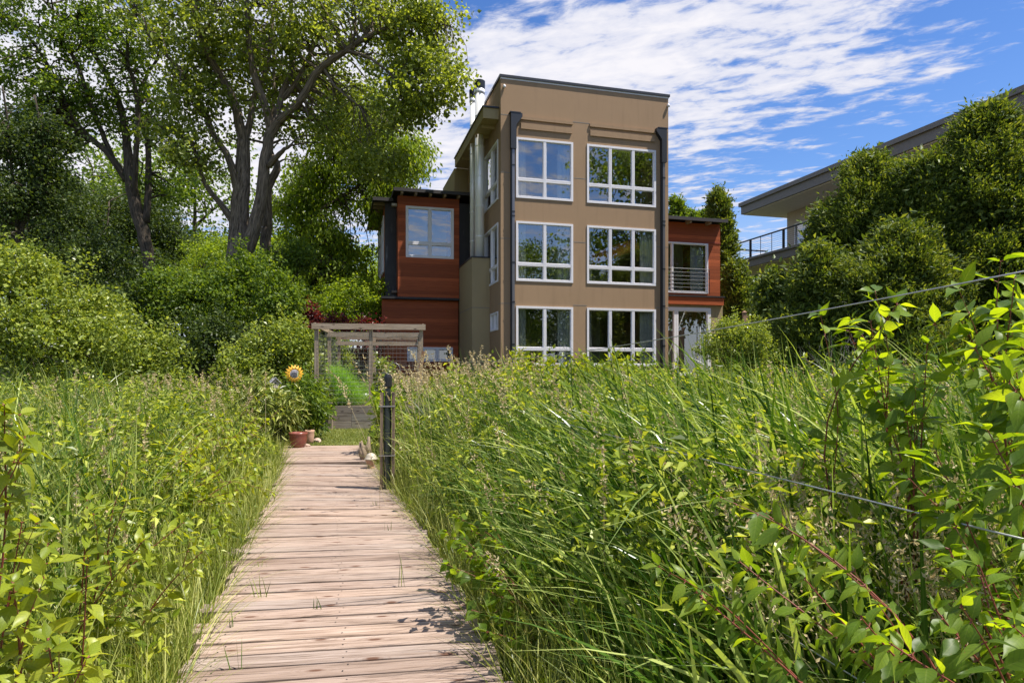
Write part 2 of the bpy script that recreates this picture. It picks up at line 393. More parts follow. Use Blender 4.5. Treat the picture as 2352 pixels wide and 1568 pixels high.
# ------------------------------------------------------------------ boardwalk
Ledge = [(-.10, -1.0), (-.75, 0.0), gp(415, 1568)[:2], gp(470, 1445)[:2], gp(528, 1320)[:2], gp(567, 1245)[:2], gp(612, 1160)[:2], gp(638, 1095)[:2], gp(650, 1062)[:2], gp(650, 1026)[:2]]
Redge = [(1.1, -1.0), (.85, 0.0), gp(1170, 1568)[:2], gp(1092, 1420)[:2], gp(1020, 1290)[:2], gp(975, 1215)[:2], gp(930, 1160)[:2], gp(890, 1110)[:2], gp(865, 1066)[:2], gp(842, 1026)[:2]]
Ledge = np.array([np.array(p, float) for p in Ledge]); Redge = np.array([np.array(p, float) for p in Redge])
def Lx(Y): return np.interp(Y, Ledge[:, 1], Ledge[:, 0])
def Rx(Y): return np.interp(Y, Redge[:, 1], Redge[:, 0])
def boardwalk():
    mb = MB(); r = random.Random(3)
    Y = -0.9
    while Y < 12.55:
        wd = .138 + r.uniform(-.004, .004)
        ang = np.interp(Y, [-1, 5, 6.6, 8.2, 9.6, 10.25, 10.3, 12.6], [10, 8, 3, -4.5, -2, -1, 5, 3]) + r.uniform(-.12, .12)
        k = math.tan(R(ang))
        # centre line
        cx = (Lx(Y) + Rx(Y)) / 2
        def yy(X): return Y + k * (X - cx)
        xl = Lx(Y); xr = Rx(Y)
        for _ in range(3): xl = Lx(yy(xl)); xr = Rx(yy(xr))
        xl += r.uniform(-.035, .025) - (.10 if r.random() < .06 else 0); xr += r.uniform(-.02, .03)
        zt = (.045 if Y > 10.28 else 0) + r.uniform(-.002, .002); th = .038
        L = xr - xl; rr = r.random(); tilt = r.uniform(-.003, .003)
        nx = 5; rows = []; at = []
        bow = r.uniform(-.004, .004)
        # cross-section with softened arrises
        sec = [(-wd / 2, -th), (-wd / 2, -.005), (-wd / 2 + .005, 0), (wd / 2 - .005, 0), (wd / 2, -.005), (wd / 2, -th)]
        V = []; A = []
        for i in range(nx):
            t = i / (nx - 1); X = xl + L * t
            for (a, b) in sec:
                V.append((X - a * math.sin(R(ang)), yy(X) + a * math.cos(R(ang)), zt + b + tilt * (t - .5) * 2 + bow * math.sin(t * 3.1)))
                A.append((t * L, a + b * .5, rr))
        f = []
        for i in range(nx - 1):
            for j in range(6):
                f.append([i * 6 + j, (i + 1) * 6 + j, (i + 1) * 6 + (j + 1) % 6, i * 6 + (j + 1) % 6])
        mb.add(V, [np.array(f), np.array([[5, 4, 3, 2, 1, 0]]), np.array([[(nx - 1) * 6 + j for j in range(6)]])], A)
        if Y < 9:
            for fx in (.09, .5, .91):
                for dy in (-.035, .035):
                    X = xl + L * fx + r.uniform(-.012, .012); q_ = (X, yy(X) + dy, zt + tilt * (fx - .5) * 2 + .0035)
                    th_ = np.arange(6) / 6 * 6.283; mb.add([(q_[0] + .0048 * math.cos(t), q_[1] + .0048 * math.sin(t), q_[2]) for t in th_], np.arange(6)[None], None, 1)
        gap = .017 + r.uniform(.0, .007)
        Y += (wd + gap)
    # joists
    for fx, e in ((.12, 0), (.5, 0), (.88, 0)):
        for i in range(len(Ledge) - 1):
            p = Ledge[i] * (1 - fx) + Redge[i] * fx; q = Ledge[i + 1] * (1 - fx) + Redge[i + 1] * fx
            mb.bar((*p, -.15), (*q, -.15), .05, .20)
    tag(mb.build('boardwalk', [M['deck'], M['blackplastic']]), kind='structure')
boardwalk()
# ------------------------------------------------------------------ tan tower house (local frame: x along the front, y away, z up)
A0 = np.array([-.40, 22.87]); TH = R(15)
house = empty('modern_house', (A0[0], A0[1], 0), TH, label='tan stucco three storey tower house with red wood wings and white windows', cat='house')
def av(xp, b):             # local x for view column xp on the plane y=b
    k = (xp - 1176) / FX; c, s = math.cos(TH), math.sin(TH)
    return (k * (A0[1] + b * c) - A0[0] + b * s) / (c - k * s)
def bv(xp, a):             # local y for view column xp on the plane x=a
    k = (xp - 1176) / FX; c, s = math.cos(TH), math.sin(TH)
    return (k * (A0[1] + a * s) - A0[0] - a * c) / (-s - k * c)
def zv(yp, a, b): return EYE + (850 - yp) / FX * (A0[1] + a * math.sin(TH) + b * math.cos(TH))

def wall(mb, axis, p, t, u0, u1, z0, z1, ops, mi=0):
    """a wall with real openings. axis 'x': runs along x at y=p..p+t ; axis 'y': runs along y at x=p..p+t"""
    us = sorted({u0, u1, *[q for o in ops for q in o[:2]]}); zs = sorted({z0, z1, *[q for o in ops for q in o[2:]]})
    def solid(i, j):
        if i < 0 or j < 0 or i >= len(us) - 1 or j >= len(zs) - 1: return False
        cu = (us[i] + us[i + 1]) / 2; cz = (zs[j] + zs[j + 1]) / 2
        return not any(o[0] < cu < o[1] and o[2] < cz < o[3] for o in ops)
    def P(u, d, z): return (u, p + d, z) if axis == 'x' else (p + d, u, z)
    for i in range(len(us) - 1):
        for j in range(len(zs) - 1):
            if not solid(i, j): continue
            a, b, c, d = us[i], us[i + 1], zs[j], zs[j + 1]
            for dd in (0, t): mb.add([P(a, dd, c), P(b, dd, c), P(b, dd, d), P(a, dd, d)], np.array([[0, 1, 2, 3]]), None, mi)
            for (ni, nj, q) in ((i - 1, j, [(a, c), (a, d)]), (i + 1, j, [(b, c), (b, d)]), (i, j - 1, [(a, c), (b, c)]), (i, j + 1, [(a, d), (b, d)])):
                if not solid(ni, nj):
                    mb.add([P(q[0][0], 0, q[0][1]), P(q[1][0], 0, q[1][1]), P(q[1][0], t, q[1][1]), P(q[0][0], t, q[0][1])], np.array([[0, 1, 2, 3]]), None, mi)
    return mb
def window(parent, axis, p, u0, u1, z0, z1, cols, rails=(), out=-1, fw=.075, curtains=(), proud=.03, blinds=None, mat='white', name='window'):
    """frame as the part, its panes and curtains as sub-parts; out = direction of the outside along the wall's normal"""
    mb = MB(); gl = MB()
    def bx(m, a, b, c, d, d0, d1):
        q0, q1 = sorted((p + d0 * -out, p + d1 * -out))
        (m.box(a, b, q0, q1, c, d) if axis == 'x' else m.box(q0, q1, a, b, c, d))
    f0, f1 = -proud, .09
    bx(mb, u0, u0 + fw, z0, z1, f0, f1); bx(mb, u1 - fw, u1, z0, z1, f0, f1)
    bx(mb, u0 + fw, u1 - fw, z0, z0 + fw, f0, f1); bx(mb, u0 + fw, u1 - fw, z1 - fw, z1, f0, f1)
    edges = [u0 + fw] ; xs = []
    for c_ in cols:
        xm = u0 + (u1 - u0) * c_; xs.append(xm)
        bx(mb, xm - fw * .65, xm - .006, z0 + fw, z1 - fw, f0 + .006, f1); bx(mb, xm + .006, xm + fw * .65, z0 + fw, z1 - fw, f0 + .006, f1)
        bx(mb, xm - .006, xm + .006, z0 + fw, z1 - fw, f0 + .02, f1 - .01)
    seg = [u0 + fw] + [q for xm in xs for q in (xm - fw * .65, xm + fw * .65)] + [u1 - fw]
    for zr in rails:
        for i in range(0, len(seg), 2):
            bx(mb, seg[i], seg[i + 1], zr - fw * .7, zr - .005, f0 + .009, f1 - .002); bx(mb, seg[i], seg[i + 1], zr + .005, zr + fw * .7, f0 + .009, f1 - .002)
            bx(mb, seg[i], seg[i + 1], zr - .005, zr + .005, f0 + .02, f1 - .01)
    # thin inner sash lip for each light
    zz = [z0 + fw] + [q for zr in sorted(rails) for q in (zr - fw * .7, zr + fw * .7)] + [z1 - fw]
    for i in range(0, len(seg), 2):
        for j in range(0, len(zz), 2):
            a, b, c, d = seg[i], seg[i + 1], zz[j], zz[j + 1]; s_ = .022
            bx(mb, a, a + s_, c, d, .02, .07); bx(mb, b - s_, b, c, d, .02, .07); bx(mb, a + s_, b - s_, c, c + s_, .02, .07); bx(mb, a + s_, b - s_, d - s_, d, .02, .07)
            bx(gl, a + s_, b - s_, c + s_, d - s_, .048, .052)
    fr = mb.build(name, M[mat], parent)
    gl.build('pane', M['glass'], fr)
    for (ca, cb) in curtains:
        n = 40; V = []; F = []
        for i in range(n + 1):
            u = ca + (cb - ca) * i / n; dd = .22 + .035 * math.sin(i * 1.35) + .012 * math.sin(i * 3.3)
            q = p - out * dd
            for z_ in (z0 - .1, z1 - .02): V.append((u, q, z_) if axis == 'x' else (q, u, z_))
        for i in range(n): F.append([2 * i, 2 * i + 2, 2 * i + 3, 2 * i + 1])
        m = MB().add(V, np.array(F), [(1, 0, .5)] * len(V)); m.build('curtain', M['curtain'], fr, smooth=True)
    if blinds:
        m = MB(); z_ = blinds[2]
        while z_ < z1 - .05:
            q = p - out * .16
            if axis == 'x': m.box(blinds[0], blinds[1], q - .012, q + .012, z_, z_ + .004)
            z_ += .035
        m.build('blind', M['white'], fr)
    return fr
WR = av(1535, 0); ZT = 11.9
wl = (av(1185, 0), av(1316, 0)); wr = (av(1348, 0), av(1506, 0))
LV = [(7.66, 9.82, 8.33), (4.69, 6.83, 5.30), (1.66, 3.80, 2.27)]
ops = [(u[0], u[1], z0, z1) for (z0, z1, _) in LV for u in (wl, wr)]
tw = MB()
wall(tw, 'x', 0, .28, 0, WR, .2, ZT, ops)
side_ops = [(.36, 2.63, 7.66, 9.82), (.36, 2.63, 4.69, 6.83), (.36, 1.55, 2.95, 3.62)]
wall(tw, 'y', 0, .28, .28, 9.0, .2, ZT, side_ops)
wall(tw, 'y', WR - .28, .28, .28, 9.0, .2, ZT, [])
wall(tw, 'x', 8.72, .28, .28, WR - .28, .2, ZT, [])
tw.build('tower_wall', M['stucco'], house)
# control joints cast in the render: shallow proud/recessed strips
for z_ in (10.58, 8.53, 6.19, 3.88):
    segs = [(0.0, wl[0]), (wl[1], wr[0]), (wr[1], WR)] if z_ != 10.58 else [(0.0, .38), (wl[1] - .12, wr[0] + .12), (WR - .35, WR)]
    for a, b in segs: MB().box(a + .001, b - .001, -.004, .01, z_ - .012, z_ + .012).build('control_joint', M['nb_fascia'], house)
    MB().box(-.004, .01, .001, 2.6 if z_ in (10.58,) else .34, z_ - .012, z_ + .012).build('control_joint', M['nb_fascia'], house)
rb = MB()     # relief bands over the top windows
for (u0, u1) in ((av(1196, 0), av(1313, 0)), (av(1355, 0), av(1503, 0))):
    rb.box(u0, u1, -.05, .02, 10.13, 10.34); rb.box(u0 - .02, u1 + .03, -.055, .02, 10.46, 10.58)
rb.build('relief_band', M['stucco'], house)
cp = MB(); cp.box(-.05, WR + .05, -.05, .33, ZT, ZT + .09); cp.box(-.05, .33, .33, 9.05, ZT, ZT + .09); cp.box(WR - .33, WR + .05, .33, 9.05, ZT, ZT + .09)
cp.box(.33, WR - .33, 8.67, 9.05, ZT, ZT + .09)
cp.build('parapet_coping', M['gutter'], house)
MB().box(-.012, WR + .012, -.012, .1, ZT - .055, ZT).build('parapet_flashing', M['white'], house)
MB().box(.28, WR - .28, .28, 8.72, 11.2, 11.35).build('flat_roof', M['roofing'], house)
for (z0, z1, zr) in LV:
    window(house, 'x', 0, wl[0], wl[1], z0, z1, [.5], [zr], curtains=[(wl[0] + .02, wl[0] + .42), (wl[1] - .52, wl[1] - .02)])
    window(house, 'x', 0, wr[0], wr[1], z0, z1, [1 / 3, 2 / 3], [zr], curtains=[] if z0 > 7 else [(wr[0] + .02, wr[0] + .26), (wr[1] - .55, wr[1] - .02)])
window(house, 'y', 0, .36, 2.63, 7.66, 9.82, [.48], [8.33], curtains=[(.4, .8)])
window(house, 'y', 0, .36, 2.63, 4.69, 6.83, [.48], [5.3], curtains=[(.4, .8)])
window(house, 'y', 0, .36, 1.55, 2.95, 3.62, [.5], fw=.06)
ins = MB()
for z_ in (1.0, 4.05, 7.05, 10.2): ins.box(.285, WR - .285, .285, 6.0, z_, z_ + .3, 1 if z_ < 10 else 0)
ins.box(.285, WR - .285, 6.0, 6.1, 1.3, 10.2); ins.box(2.92, 3.02, 2.4, 5.99, 1.3, 10.2)
ins.build('interior', [M['wall_in'], M['floor_in']], house)
ob = MB(); ob.tube([(3.2, 2.6, 5.55), (5.7, .75, 6.45)], [.25, .25], 16); ob.build('orange_beam', M['orange'], house, smooth=True)
MB().box(5.3, 5.8, .9, 1.3, 7.36, 8.05).build('armchair', M['floor_in'], house)
fu = MB(); fu.box(.9, 2.2, 1.0, 1.7, 7.9, 7.96); fu.box(.95, 1.0, 1.05, 1.1, 7.35, 7.9); fu.box(2.1, 2.15, 1.05, 1.1, 7.35, 7.9); fu.build('table', M['floor_in'], house)
fu = MB(); fu.box(3.6, 5.0, 1.6, 2.19, 4.35, 5.05); fu.box(3.6, 5.0, 2.2, 2.4, 4.35, 5.4); fu.build('sofa', M['floor_in'], house)
# rain leaders
def leader(a, sgn):
    mb = MB()
    zt, zb = 10.62, 9.35
    v = []
    h = .10
    prof = [(-h, zt), (h + .22, zt), (h + .22, zt - .12), (h, zt - .42), (h, zb), (-h, zb)]
    for yy_ in (-.19, -.005):
        for (q, zz) in prof: v.append((a + sgn * q, yy_, zz))
    n = len(prof)
    f = [[i, (i + 1) % n, n + (i + 1) % n, n + i] for i in range(n)]
    mb.add(v, [np.array(f), np.arange(n)[::-1][None], (n + np.arange(n))[None]])
    mb.box(a + sgn * .06 - .2, a + sgn * .06 + .2, -.20, -.004, zt, zt + .035)
    head = mb.build('rain_leader', M['gutter'], house)
    p2 = MB(); p2.box(a - .045, a + .045, -.15, -.05, .9, zb - .005)
    z_ = 8.9
    p2.build('downspout', M['spout'], head)
    br = MB()
    for z_ in (8.75, 7.1, 6.95, 5.3, 3.9, 2.4): br.box(a - .055, a + .055, -.16, -.002, z_, z_ + .05)
    br.box(a - .085, a - .052, -.13, -.003, .9, zb - .01)  # dark strip standing in for the shade along the downspout's left side
    br.build('bracket_and_shade_strip', M['gutter'], head)
leader(av(1177, 0), 1); leader(av(1521, 0), -1)
# side eaves slab with beams, beside the tower
es = MB(); es.box(-.58, -.002, .27, 6.1, 10.5, 10.88)
for b_ in (.9, 1.9, 3.4, 4.6): es.box(-.5, -.003, b_, b_ + .14, 10.38, 10.497)
es.build('eaves_slab', M['stucco_pale'], house)
MB().box(-.62, -.002, .22, 6.15, 10.88, 10.93).build('eaves_flashing', M['gutter'], house)
sb = MB(); sb.box(-.60, -.004, 6.1, 9.4, .3, 10.46); sb.build('stair_block', M['stucco_pale'], house)
# bump-out
bo = MB(); bo.box(-.69, -.003, 1.72, 4.36, .2, 5.76); bo.build('bump_out', M['stucco_pale'], house)
MB().box(-.72, -.003, 1.69, 4.36, 5.76, 5.81).build('bump_out_cap', M['gutter'], house)
MB().box(-.694, -.68, 1.73, 4.3, 3.86, 3.885).build('control_joint', M['nb_fascia'], house); MB().box(-.69, -.01, 1.716, 1.73, 3.86, 3.885).build('control_joint', M['nb_fascia'], house)
# flues
def flue(a, b, r_, z1):
    mb = MB(); mb.tube([(a, b, 5.8), (a, b, z1 - .45)], r_, 24)
    f_ = mb.build('flue_pipe', M['steel'], house, smooth=True)
    for z_ in np.arange(6.6, z1 - .7, 1.15): MB().tube_z((a, b, z_), [(r_ + .001, 0), (r_ + .009, .01), (r_ + .009, .035), (r_ + .001, .045)], 24).build('seam_ring', M['steel'], f_, smooth=True)
    MB().tube_z((a, b, z1 - .5), [(r_ + .02, 0), (r_ + .03, .05), (r_ + .02, .18)], 24).build('storm_collar', M['steel'], f_, smooth=True)
    c_ = MB(); c_.tube_z((a, b, z1 - .32), [(r_ + .03, 0), (r_ + .035, .3), (r_ + .01, .32)], 24)
    c_.build('rain_cap', M['black'], f_, smooth=False)
flue(-.33, 2.04, .18, 12.6); flue(-.40, 3.0, .11, 12.65)
# red bay and left wing
bA0, bA1, bB = av(914, 4.37), -.70, 4.37
bw = (av(932, bB), av(1042, bB))
rw = MB(); wall(rw, 'x', bB, .2, bA0, bA1, 4.5, 8.62, [(bw[0], bw[1], 6.12, 8.22)])
wall(rw, 'y', bA0, .2, bB + .2, 4.98, 4.5, 8.62, []); wall(rw, 'y', bA1 - .2, .2, bB + .2, 6.5, 4.5, 8.62, [])
LW = av(885, 5.0)
wall(rw, 'y', LW, .2, 5.25, 10.4, .3, 8.5, [(5.75, 7.3, 5.7, 8.1), (5.75, 7.3, 1.9, 4.9), (8, 9.6, 5.7, 8.1)])
wall(rw, 'x', 4.56, .2, av(877, 4.56), -.70, .3, 4.40, [(av(935, 4.56), av(1040, 4.56), 1.86, 2.46)])
wall(rw, 'y', LW, .2, 4.77, 5.24, .3, 4.40, [])
wall(rw, 'x', 10.2, .2, LW + .2, -.6, .3, 8.5, [])
rw.build('red_siding_wall', M['siding'], house)
for bb in ((LW - .01, bA0 - .003, 4.98, 5.24, 4.5, 8.5), (-.697, -.003, 4.5, 4.62, 5.77, 8.5)): MB().box(*bb).build('dark_metal_cladding', M['darkmetal'], house)
MB().box(av(876, 4.3), bA1 - .01, 4.30, 4.76, 4.41, 4.495).build('drip_ledge', M['darkmetal'], house)
window(house, 'x', bB, bw[0], bw[1], 6.12, 8.22, [.5], [6.72], fw=.09, curtains=[], blinds=(bw[0] + .1, (bw[0] + bw[1]) / 2 - .1, 6.3))
window(house, 'x', 4.56, av(935, 4.56), av(1040, 4.56), 1.86, 2.46, [.36, .66], fw=.09)
for (q0, q1, z0, z1) in ((5.75, 7.3, 5.7, 8.1), (5.75, 7.3, 1.9, 4.9), (8, 9.6, 5.7, 8.1)): window(house, 'y', LW, q0, q1, z0, z1, [.5])
ri = MB(); ri.box(LW + .3, -.8, 6.6, 6.7, 1, 8.4); ri.box(LW + .25, -.95, 4.8, 6.6, 4.7, 4.8, 1); ri.box(LW + .25, -.95, 4.8, 6.6, 8.3, 8.4)
ri.box(LW + .25, -.95, 4.9, 6.6, 1.0, 1.1, 1); ri.build('interior', [M['wall_in'], M['floor_in']], house)
def shed_roof(x0, x1, y0, y1, z, rafts, name='wing_roof', raf_len=.5):
    mb = MB(); mb.box(x0, x1, y0, y1, z, z + .05); mb.box(x0, x1, y0, y0 + .035, z - .085, z - .001)
    mb.box(x0, x0 + .035, y0 + .04, y1, z - .085, z - .001)
    rf = mb.build(name, M['roofing'], house)
    for x_ in rafts:
        MB().box(x_ - .045, x_ + .045, y0 + .10, y0 + raf_len, z - .16, z - .003).build('rafter', M['oldwood'], rf)
    return rf
shed_roof(av(904, 4.0), -.012, 3.93, 6.6, 8.78, [av(q, 4.0) for q in (924, 956, 990, 1023, 1055)])
rf2 = shed_roof(av(856, 4.75), av(903, 4.75), 4.62, 10.9, 8.52, [])
MB().box(av(904.5, 5), -.65, 6.62, 10.9, 8.50, 8.56).build('wing_roof', M['roofing'], house)
for b_ in np.arange(5.3, 10.5, .62): MB().box(av(856, 4.75) + .06, LW + .1, b_, b_ + .08, 8.40, 8.515).build('rafter', M['oldwood'], rf2)
# right wing
rB = 1.9; rA1 = av(1654, rB); rA2 = av(1660, rB)
uw = (WR + .02, av(1626, rB), 4.72, 6.82); lw_ = (WR + .02, av(1632, rB), 1.25, 4.12)
q = MB(); wall(q, 'x', rB, .2, WR + .004, rA1, 4.62, 7.66, [uw]); wall(q, 'y', rA1 - .2, .2, rB + .2, 8, 4.62, 7.66, [])
q.box(WR + .004, rA1 + .10, rB - .12, rB + 2, 4.24, 4.55)
q.build('red_siding_wall', M['siding'], house)
MB().box(WR + .004, rA1 + .14, rB - .16, rB + 2, 4.553, 4.615).build('drip_ledge', M['darkmetal'], house)
MB().box(WR + .004, rA1 + .01, rB - .02, rB - .001, 6.84, 6.90).build('trim_strip', M['trim_red'], house)
q = MB(); wall(q, 'x', rB, .2, WR + .004, rA2, .3, 4.235, [lw_]); wall(q, 'y', rA2 - .2, .2, rB + .2, 8, .3, 4.235, []); q.build('wing_wall', M['stucco_pale'], house)
q = MB(); q.box(WR + .003, rA2 - .25, 4.6, 4.7, .8, 7.6); q.box(WR + .003, rA2 - .25, rB + .25, 4.6, .9, 1.2, 1); q.box(WR + .003, rA2 - .25, rB + .25, 4.6, 4.25, 4.5, 1); q.box(WR + .003, rA1 - .25, rB + .25, 4.6, 7.3, 7.5)
q.build('interior', [M['wall_in'], M['floor_in']], house)
window(house, 'x', rB, *uw, [.42], curtains=[(uw[1] - .7, uw[1] - .1)], fw=.06)
window(house, 'x', rB, *lw_, [.46], fw=.15, name='patio_door')
MB().box(av(1606, rB) - .012, av(1606, rB) + .012, rB - .09, rB - .06, 1.9, 3.3).build('door_handle', M['white'], house)
shed_roof(WR + .004, av(1671, rB - .4), rB - .45, 8.2, 7.74, [av(1577, rB), av(1622, rB)])
rl = MB()
for i in range(7): rl.tube([(WR + .03, rB - .07, 4.80 + i * .155), (uw[1] + .03, rB - .07, 4.80 + i * .155)], .012 if i == 6 else .007, 6)
rl.tube([(uw[1] + .03, rB - .07, 4.70), (uw[1] + .03, rB - .07, 5.76)], .014, 6)
rl.build('cable_railing', M['black'], house)
# small cameras under the parapet
for a_ in (.12, WR - .02):
    m = MB(); m.tube_z((a_, -.06, 11.55), [(.02, -.05), (.05, -.03), (.055, .02), (.03, .06), (.01, .07)], 12); m.box(a_ - .02, a_ + .02, -.06, -.001, 11.6, 11.63); m.build('security_camera', M['white'], house, smooth=True)
# ------------------------------------------------------------------ neighbour house
NX, NY = (1702 - 1176) / FX * 40, 40.0
nb = empty('neighbour_house', (NX, NY, 0), TH, label='cream house with deep grey eaves and balcony behind the cedar trees', cat='house')
# local: x to the right, y away; building runs towards -y
m = MB(); m.box(0, 9, -26, 0, 11.15, 11.62); m.box(-.12, 9.1, -26.1, .1, 11.622, 11.85); m.build('roof', M['nb_fascia'], nb)
MB().box(.12, 9, -26, -.12, 11.10, 11.147).build('soffit', M['nb_soffit'], nb)
m = MB(); wall(m, 'y', 2.4, .25, -26, -1.2, 3.5, 11.09, [(-4.4, -1.9, 8.5, 10.3), (-9, -6, 8.5, 10.3)]); m.box(2.66, 9, -1.45, -1.2, 3.5, 11.09); m.build('wall', M['stucco_nb'], nb)
window(nb, 'y', 2.4, -4.4, -1.9, 8.5, 10.3, [.5], curtains=[(-4.3, -2)]); window(nb, 'y', 2.4, -9, -6, 8.5, 10.3, [.5], curtains=[(-8.9, -6.1)])
m = MB(); m.box(-.9, 2.39, -26, .8, 7.55, 7.95); m.box(-1.0, 2.39, -26, .9, 7.953, 8.08); m.build('balcony', M['nb_fascia'], nb)
MB().box(-.78, 2.38, -26, .7, 7.5, 7.547).build('balcony_soffit', M['nb_soffit'], nb)
for y_ in (-1.2, -8): MB().box(.9, 1.35, y_, y_ + .45, 3.3, 7.49).build('column', M['stucco_nb'], nb)
m = MB()
for y_ in np.arange(.7, -26, -2.9): m.box(-.93, -.83, y_ - .05, y_ + .05, 8.08, 9.15)
for y_ in np.arange(-.2, -26, -.98): m.box(-.895, -.87, y_ - .012, y_ + .012, 8.08, 9.1)
m.box(-.92, -.85, -26, .75, 9.08, 9.15)
for k_ in range(8): m.box(-.885, -.876, -26, .7, 8.2 + k_ * .11, 8.209 + k_ * .11)
m.box(-.9, 2.39, .66, .74, 9.08, 9.15)
m.build('railing', M['black'], nb)
# ------------------------------------------------------------------ foliage generators
def unit(v): return v / (np.linalg.norm(v, axis=-1, keepdims=True) + 1e-9)
def leaves(mb, pos, dirs, nrm, L, Wd, rng, hi=False, curl=.25, fold=.12, mi=0):
    n = len(pos); dirs = unit(dirs); side = unit(np.cross(dirs, nrm)); nr = np.cross(side, dirs)
    L = np.broadcast_to(L, (n,))[:, None]; Wd = np.broadcast_to(Wd, (n,))[:, None]; r = rng.random(n)
    if not hi:
        v = np.stack([pos, pos + dirs * L * .42 + side * Wd + nr * Wd * fold * 2, pos + dirs * L - nr * L * curl * .5, pos + dirs * L * .42 - side * Wd + nr * Wd * fold * 2], 1)
        at = np.zeros((n, 4, 3)); at[:, 1, 0] = 1; at[:, 3, 0] = -1; at[:, 2, 1] = 1; at[:, 1, 1] = at[:, 3, 1] = .4; at[:, :, 2] = r[:, None]; at[:, 0, 0] = at[:, 2, 0] = .3
        f = np.arange(n)[:, None] * 4 + np.arange(4)[None]
        mb.add(v.reshape(-1, 3), f, at, mi); return
    vs = np.array([0, .1, .26, .45, .66, .84, 1.0]); ws = np.array([.02, .52, .98, .96, .60, .20, .0]); k = len(vs)
    cu = rng.uniform(-.1, 1.0, n)[:, None] * curl; wav = rng.uniform(0, 6, n)[:, None]
    V = np.zeros((n, k, 3, 3)); at = np.zeros((n, k, 3, 3))
    for i in range(k):
        c = pos + dirs * L * (vs[i] - .12 * cu * vs[i] ** 2) - nr * L * cu * vs[i] ** 2
        wob = nr * Wd * .12 * np.sin(wav + vs[i] * 7)
        V[:, i, 0] = c - side * Wd * ws[i] + nr * Wd * ws[i] * fold * 2.2 + wob; V[:, i, 1] = c; V[:, i, 2] = c + side * Wd * ws[i] + nr * Wd * ws[i] * fold * 2.2 - wob
        at[:, i, 0, 0] = -1; at[:, i, 2, 0] = 1; at[:, i, :, 1] = vs[i]
    at[..., 2] = r[:, None, None]
    b = (np.arange(n) * k * 3)[:, None]; f = []
    for i in range(k - 1):
        for j in range(2): f.append(b + np.array([[i * 3 + j, i * 3 + j + 1, (i + 1) * 3 + j + 1, (i + 1) * 3 + j]]))
    mb.add(V.reshape(-1, 3), np.concatenate(f), at.reshape(-1, 3), mi)
def clusters(mb, cen, rad, n, L, asp, rng, up=.5, droop=.2, squash=.8, curl=.25):
    cen = np.asarray(cen); k = len(cen); rad = np.broadcast_to(rad, (k,))
    p = rng.normal(size=(k, n, 3)) * .52; p[..., 2] *= squash
    pos = (cen[:, None] + p * rad[:, None, None]).reshape(-1, 3)
    d = unit(rng.normal(size=(k * n, 3)) + unit(p.reshape(-1, 3)) * .8); d[:, 2] -= droop
    nm = unit(rng.normal(size=(k * n, 3)) * .8 + np.array([0.15, -.15, up]))
    Ls = L * rng.uniform(.6, 1.3, k * n)
    leaves(mb, pos, d, nm, Ls, Ls * asp, rng, curl=curl)
def shell(rng, n, c, r, lo=.55, wob=.2):
    d = unit(rng.normal(size=(n, 3)))
    w_ = 1 + wob * (np.sin(d[:, 0] * 5 + c[0]) * np.cos(d[:, 2] * 4 + c[1]) + .6 * np.sin(d[:, 1] * 9 + d[:, 2] * 7))
    return np.asarray(c) + d * np.asarray(r) * (w_ * rng.uniform(lo, 1, n) ** .6)[:, None]
def smooth_path(pts, m=5):
    pts = np.asarray(pts, float); n = len(pts); t = np.arange(n); T = np.linspace(0, n - 1, (n - 1) * m + 1)
    out = np.zeros((len(T), pts.shape[1]))
    for q_, tt in enumerate(T):           # Catmull-Rom
        i = min(int(tt), n - 2); f = tt - i
        p0, p1, p2, p3 = pts[max(i - 1, 0)], pts[i], pts[i + 1], pts[min(i + 2, n - 1)]
        out[q_] = .5 * (2 * p1 + (p2 - p0) * f + (2 * p0 - 5 * p1 + 4 * p2 - p3) * f * f + (3 * p1 - p0 - 3 * p2 + p3) * f ** 3)
    return out
def limb_mesh(mb, branches, rng, k=9, jig=.03):
    nodes = []
    for br in branches:
        p = smooth_path(br, 5); xyz = p[:, :3]; r_ = np.maximum(p[:, 3], .012)
        xyz = xyz + rng.normal(size=xyz.shape) * jig * np.minimum(r_, .15)[:, None] * 3
        mb.tube(xyz, r_, k); nodes.append(np.concatenate([xyz, r_[:, None]], 1))
    return np.concatenate(nodes)
def twigs(mb, nodes, cen, rng, r0=.038, maxr=.3):
    nd = nodes[nodes[:, 3] < maxr]; nd = nodes if len(nd) == 0 else nd
    for c in cen:
        d = np.linalg.norm(nd[:, :3] - c, axis=1) + .0; j = int(np.argmin(d + rng.random(len(d)) * .6))
        a = nd[j, :3]; mid = (a + c) / 2 + rng.normal(size=3) * d[j] * .10 + np.array([0, 0, .08 * d[j]])
        rr = min(nd[j, 3] * .7, r0 + .012 * d[j])
        q_ = smooth_path(np.array([[*a, rr], [*mid, rr * .6], [*c, rr * .25]]), 3)
        mb.tube(q_[:, :3], q_[:, 3], 4, cap=False)

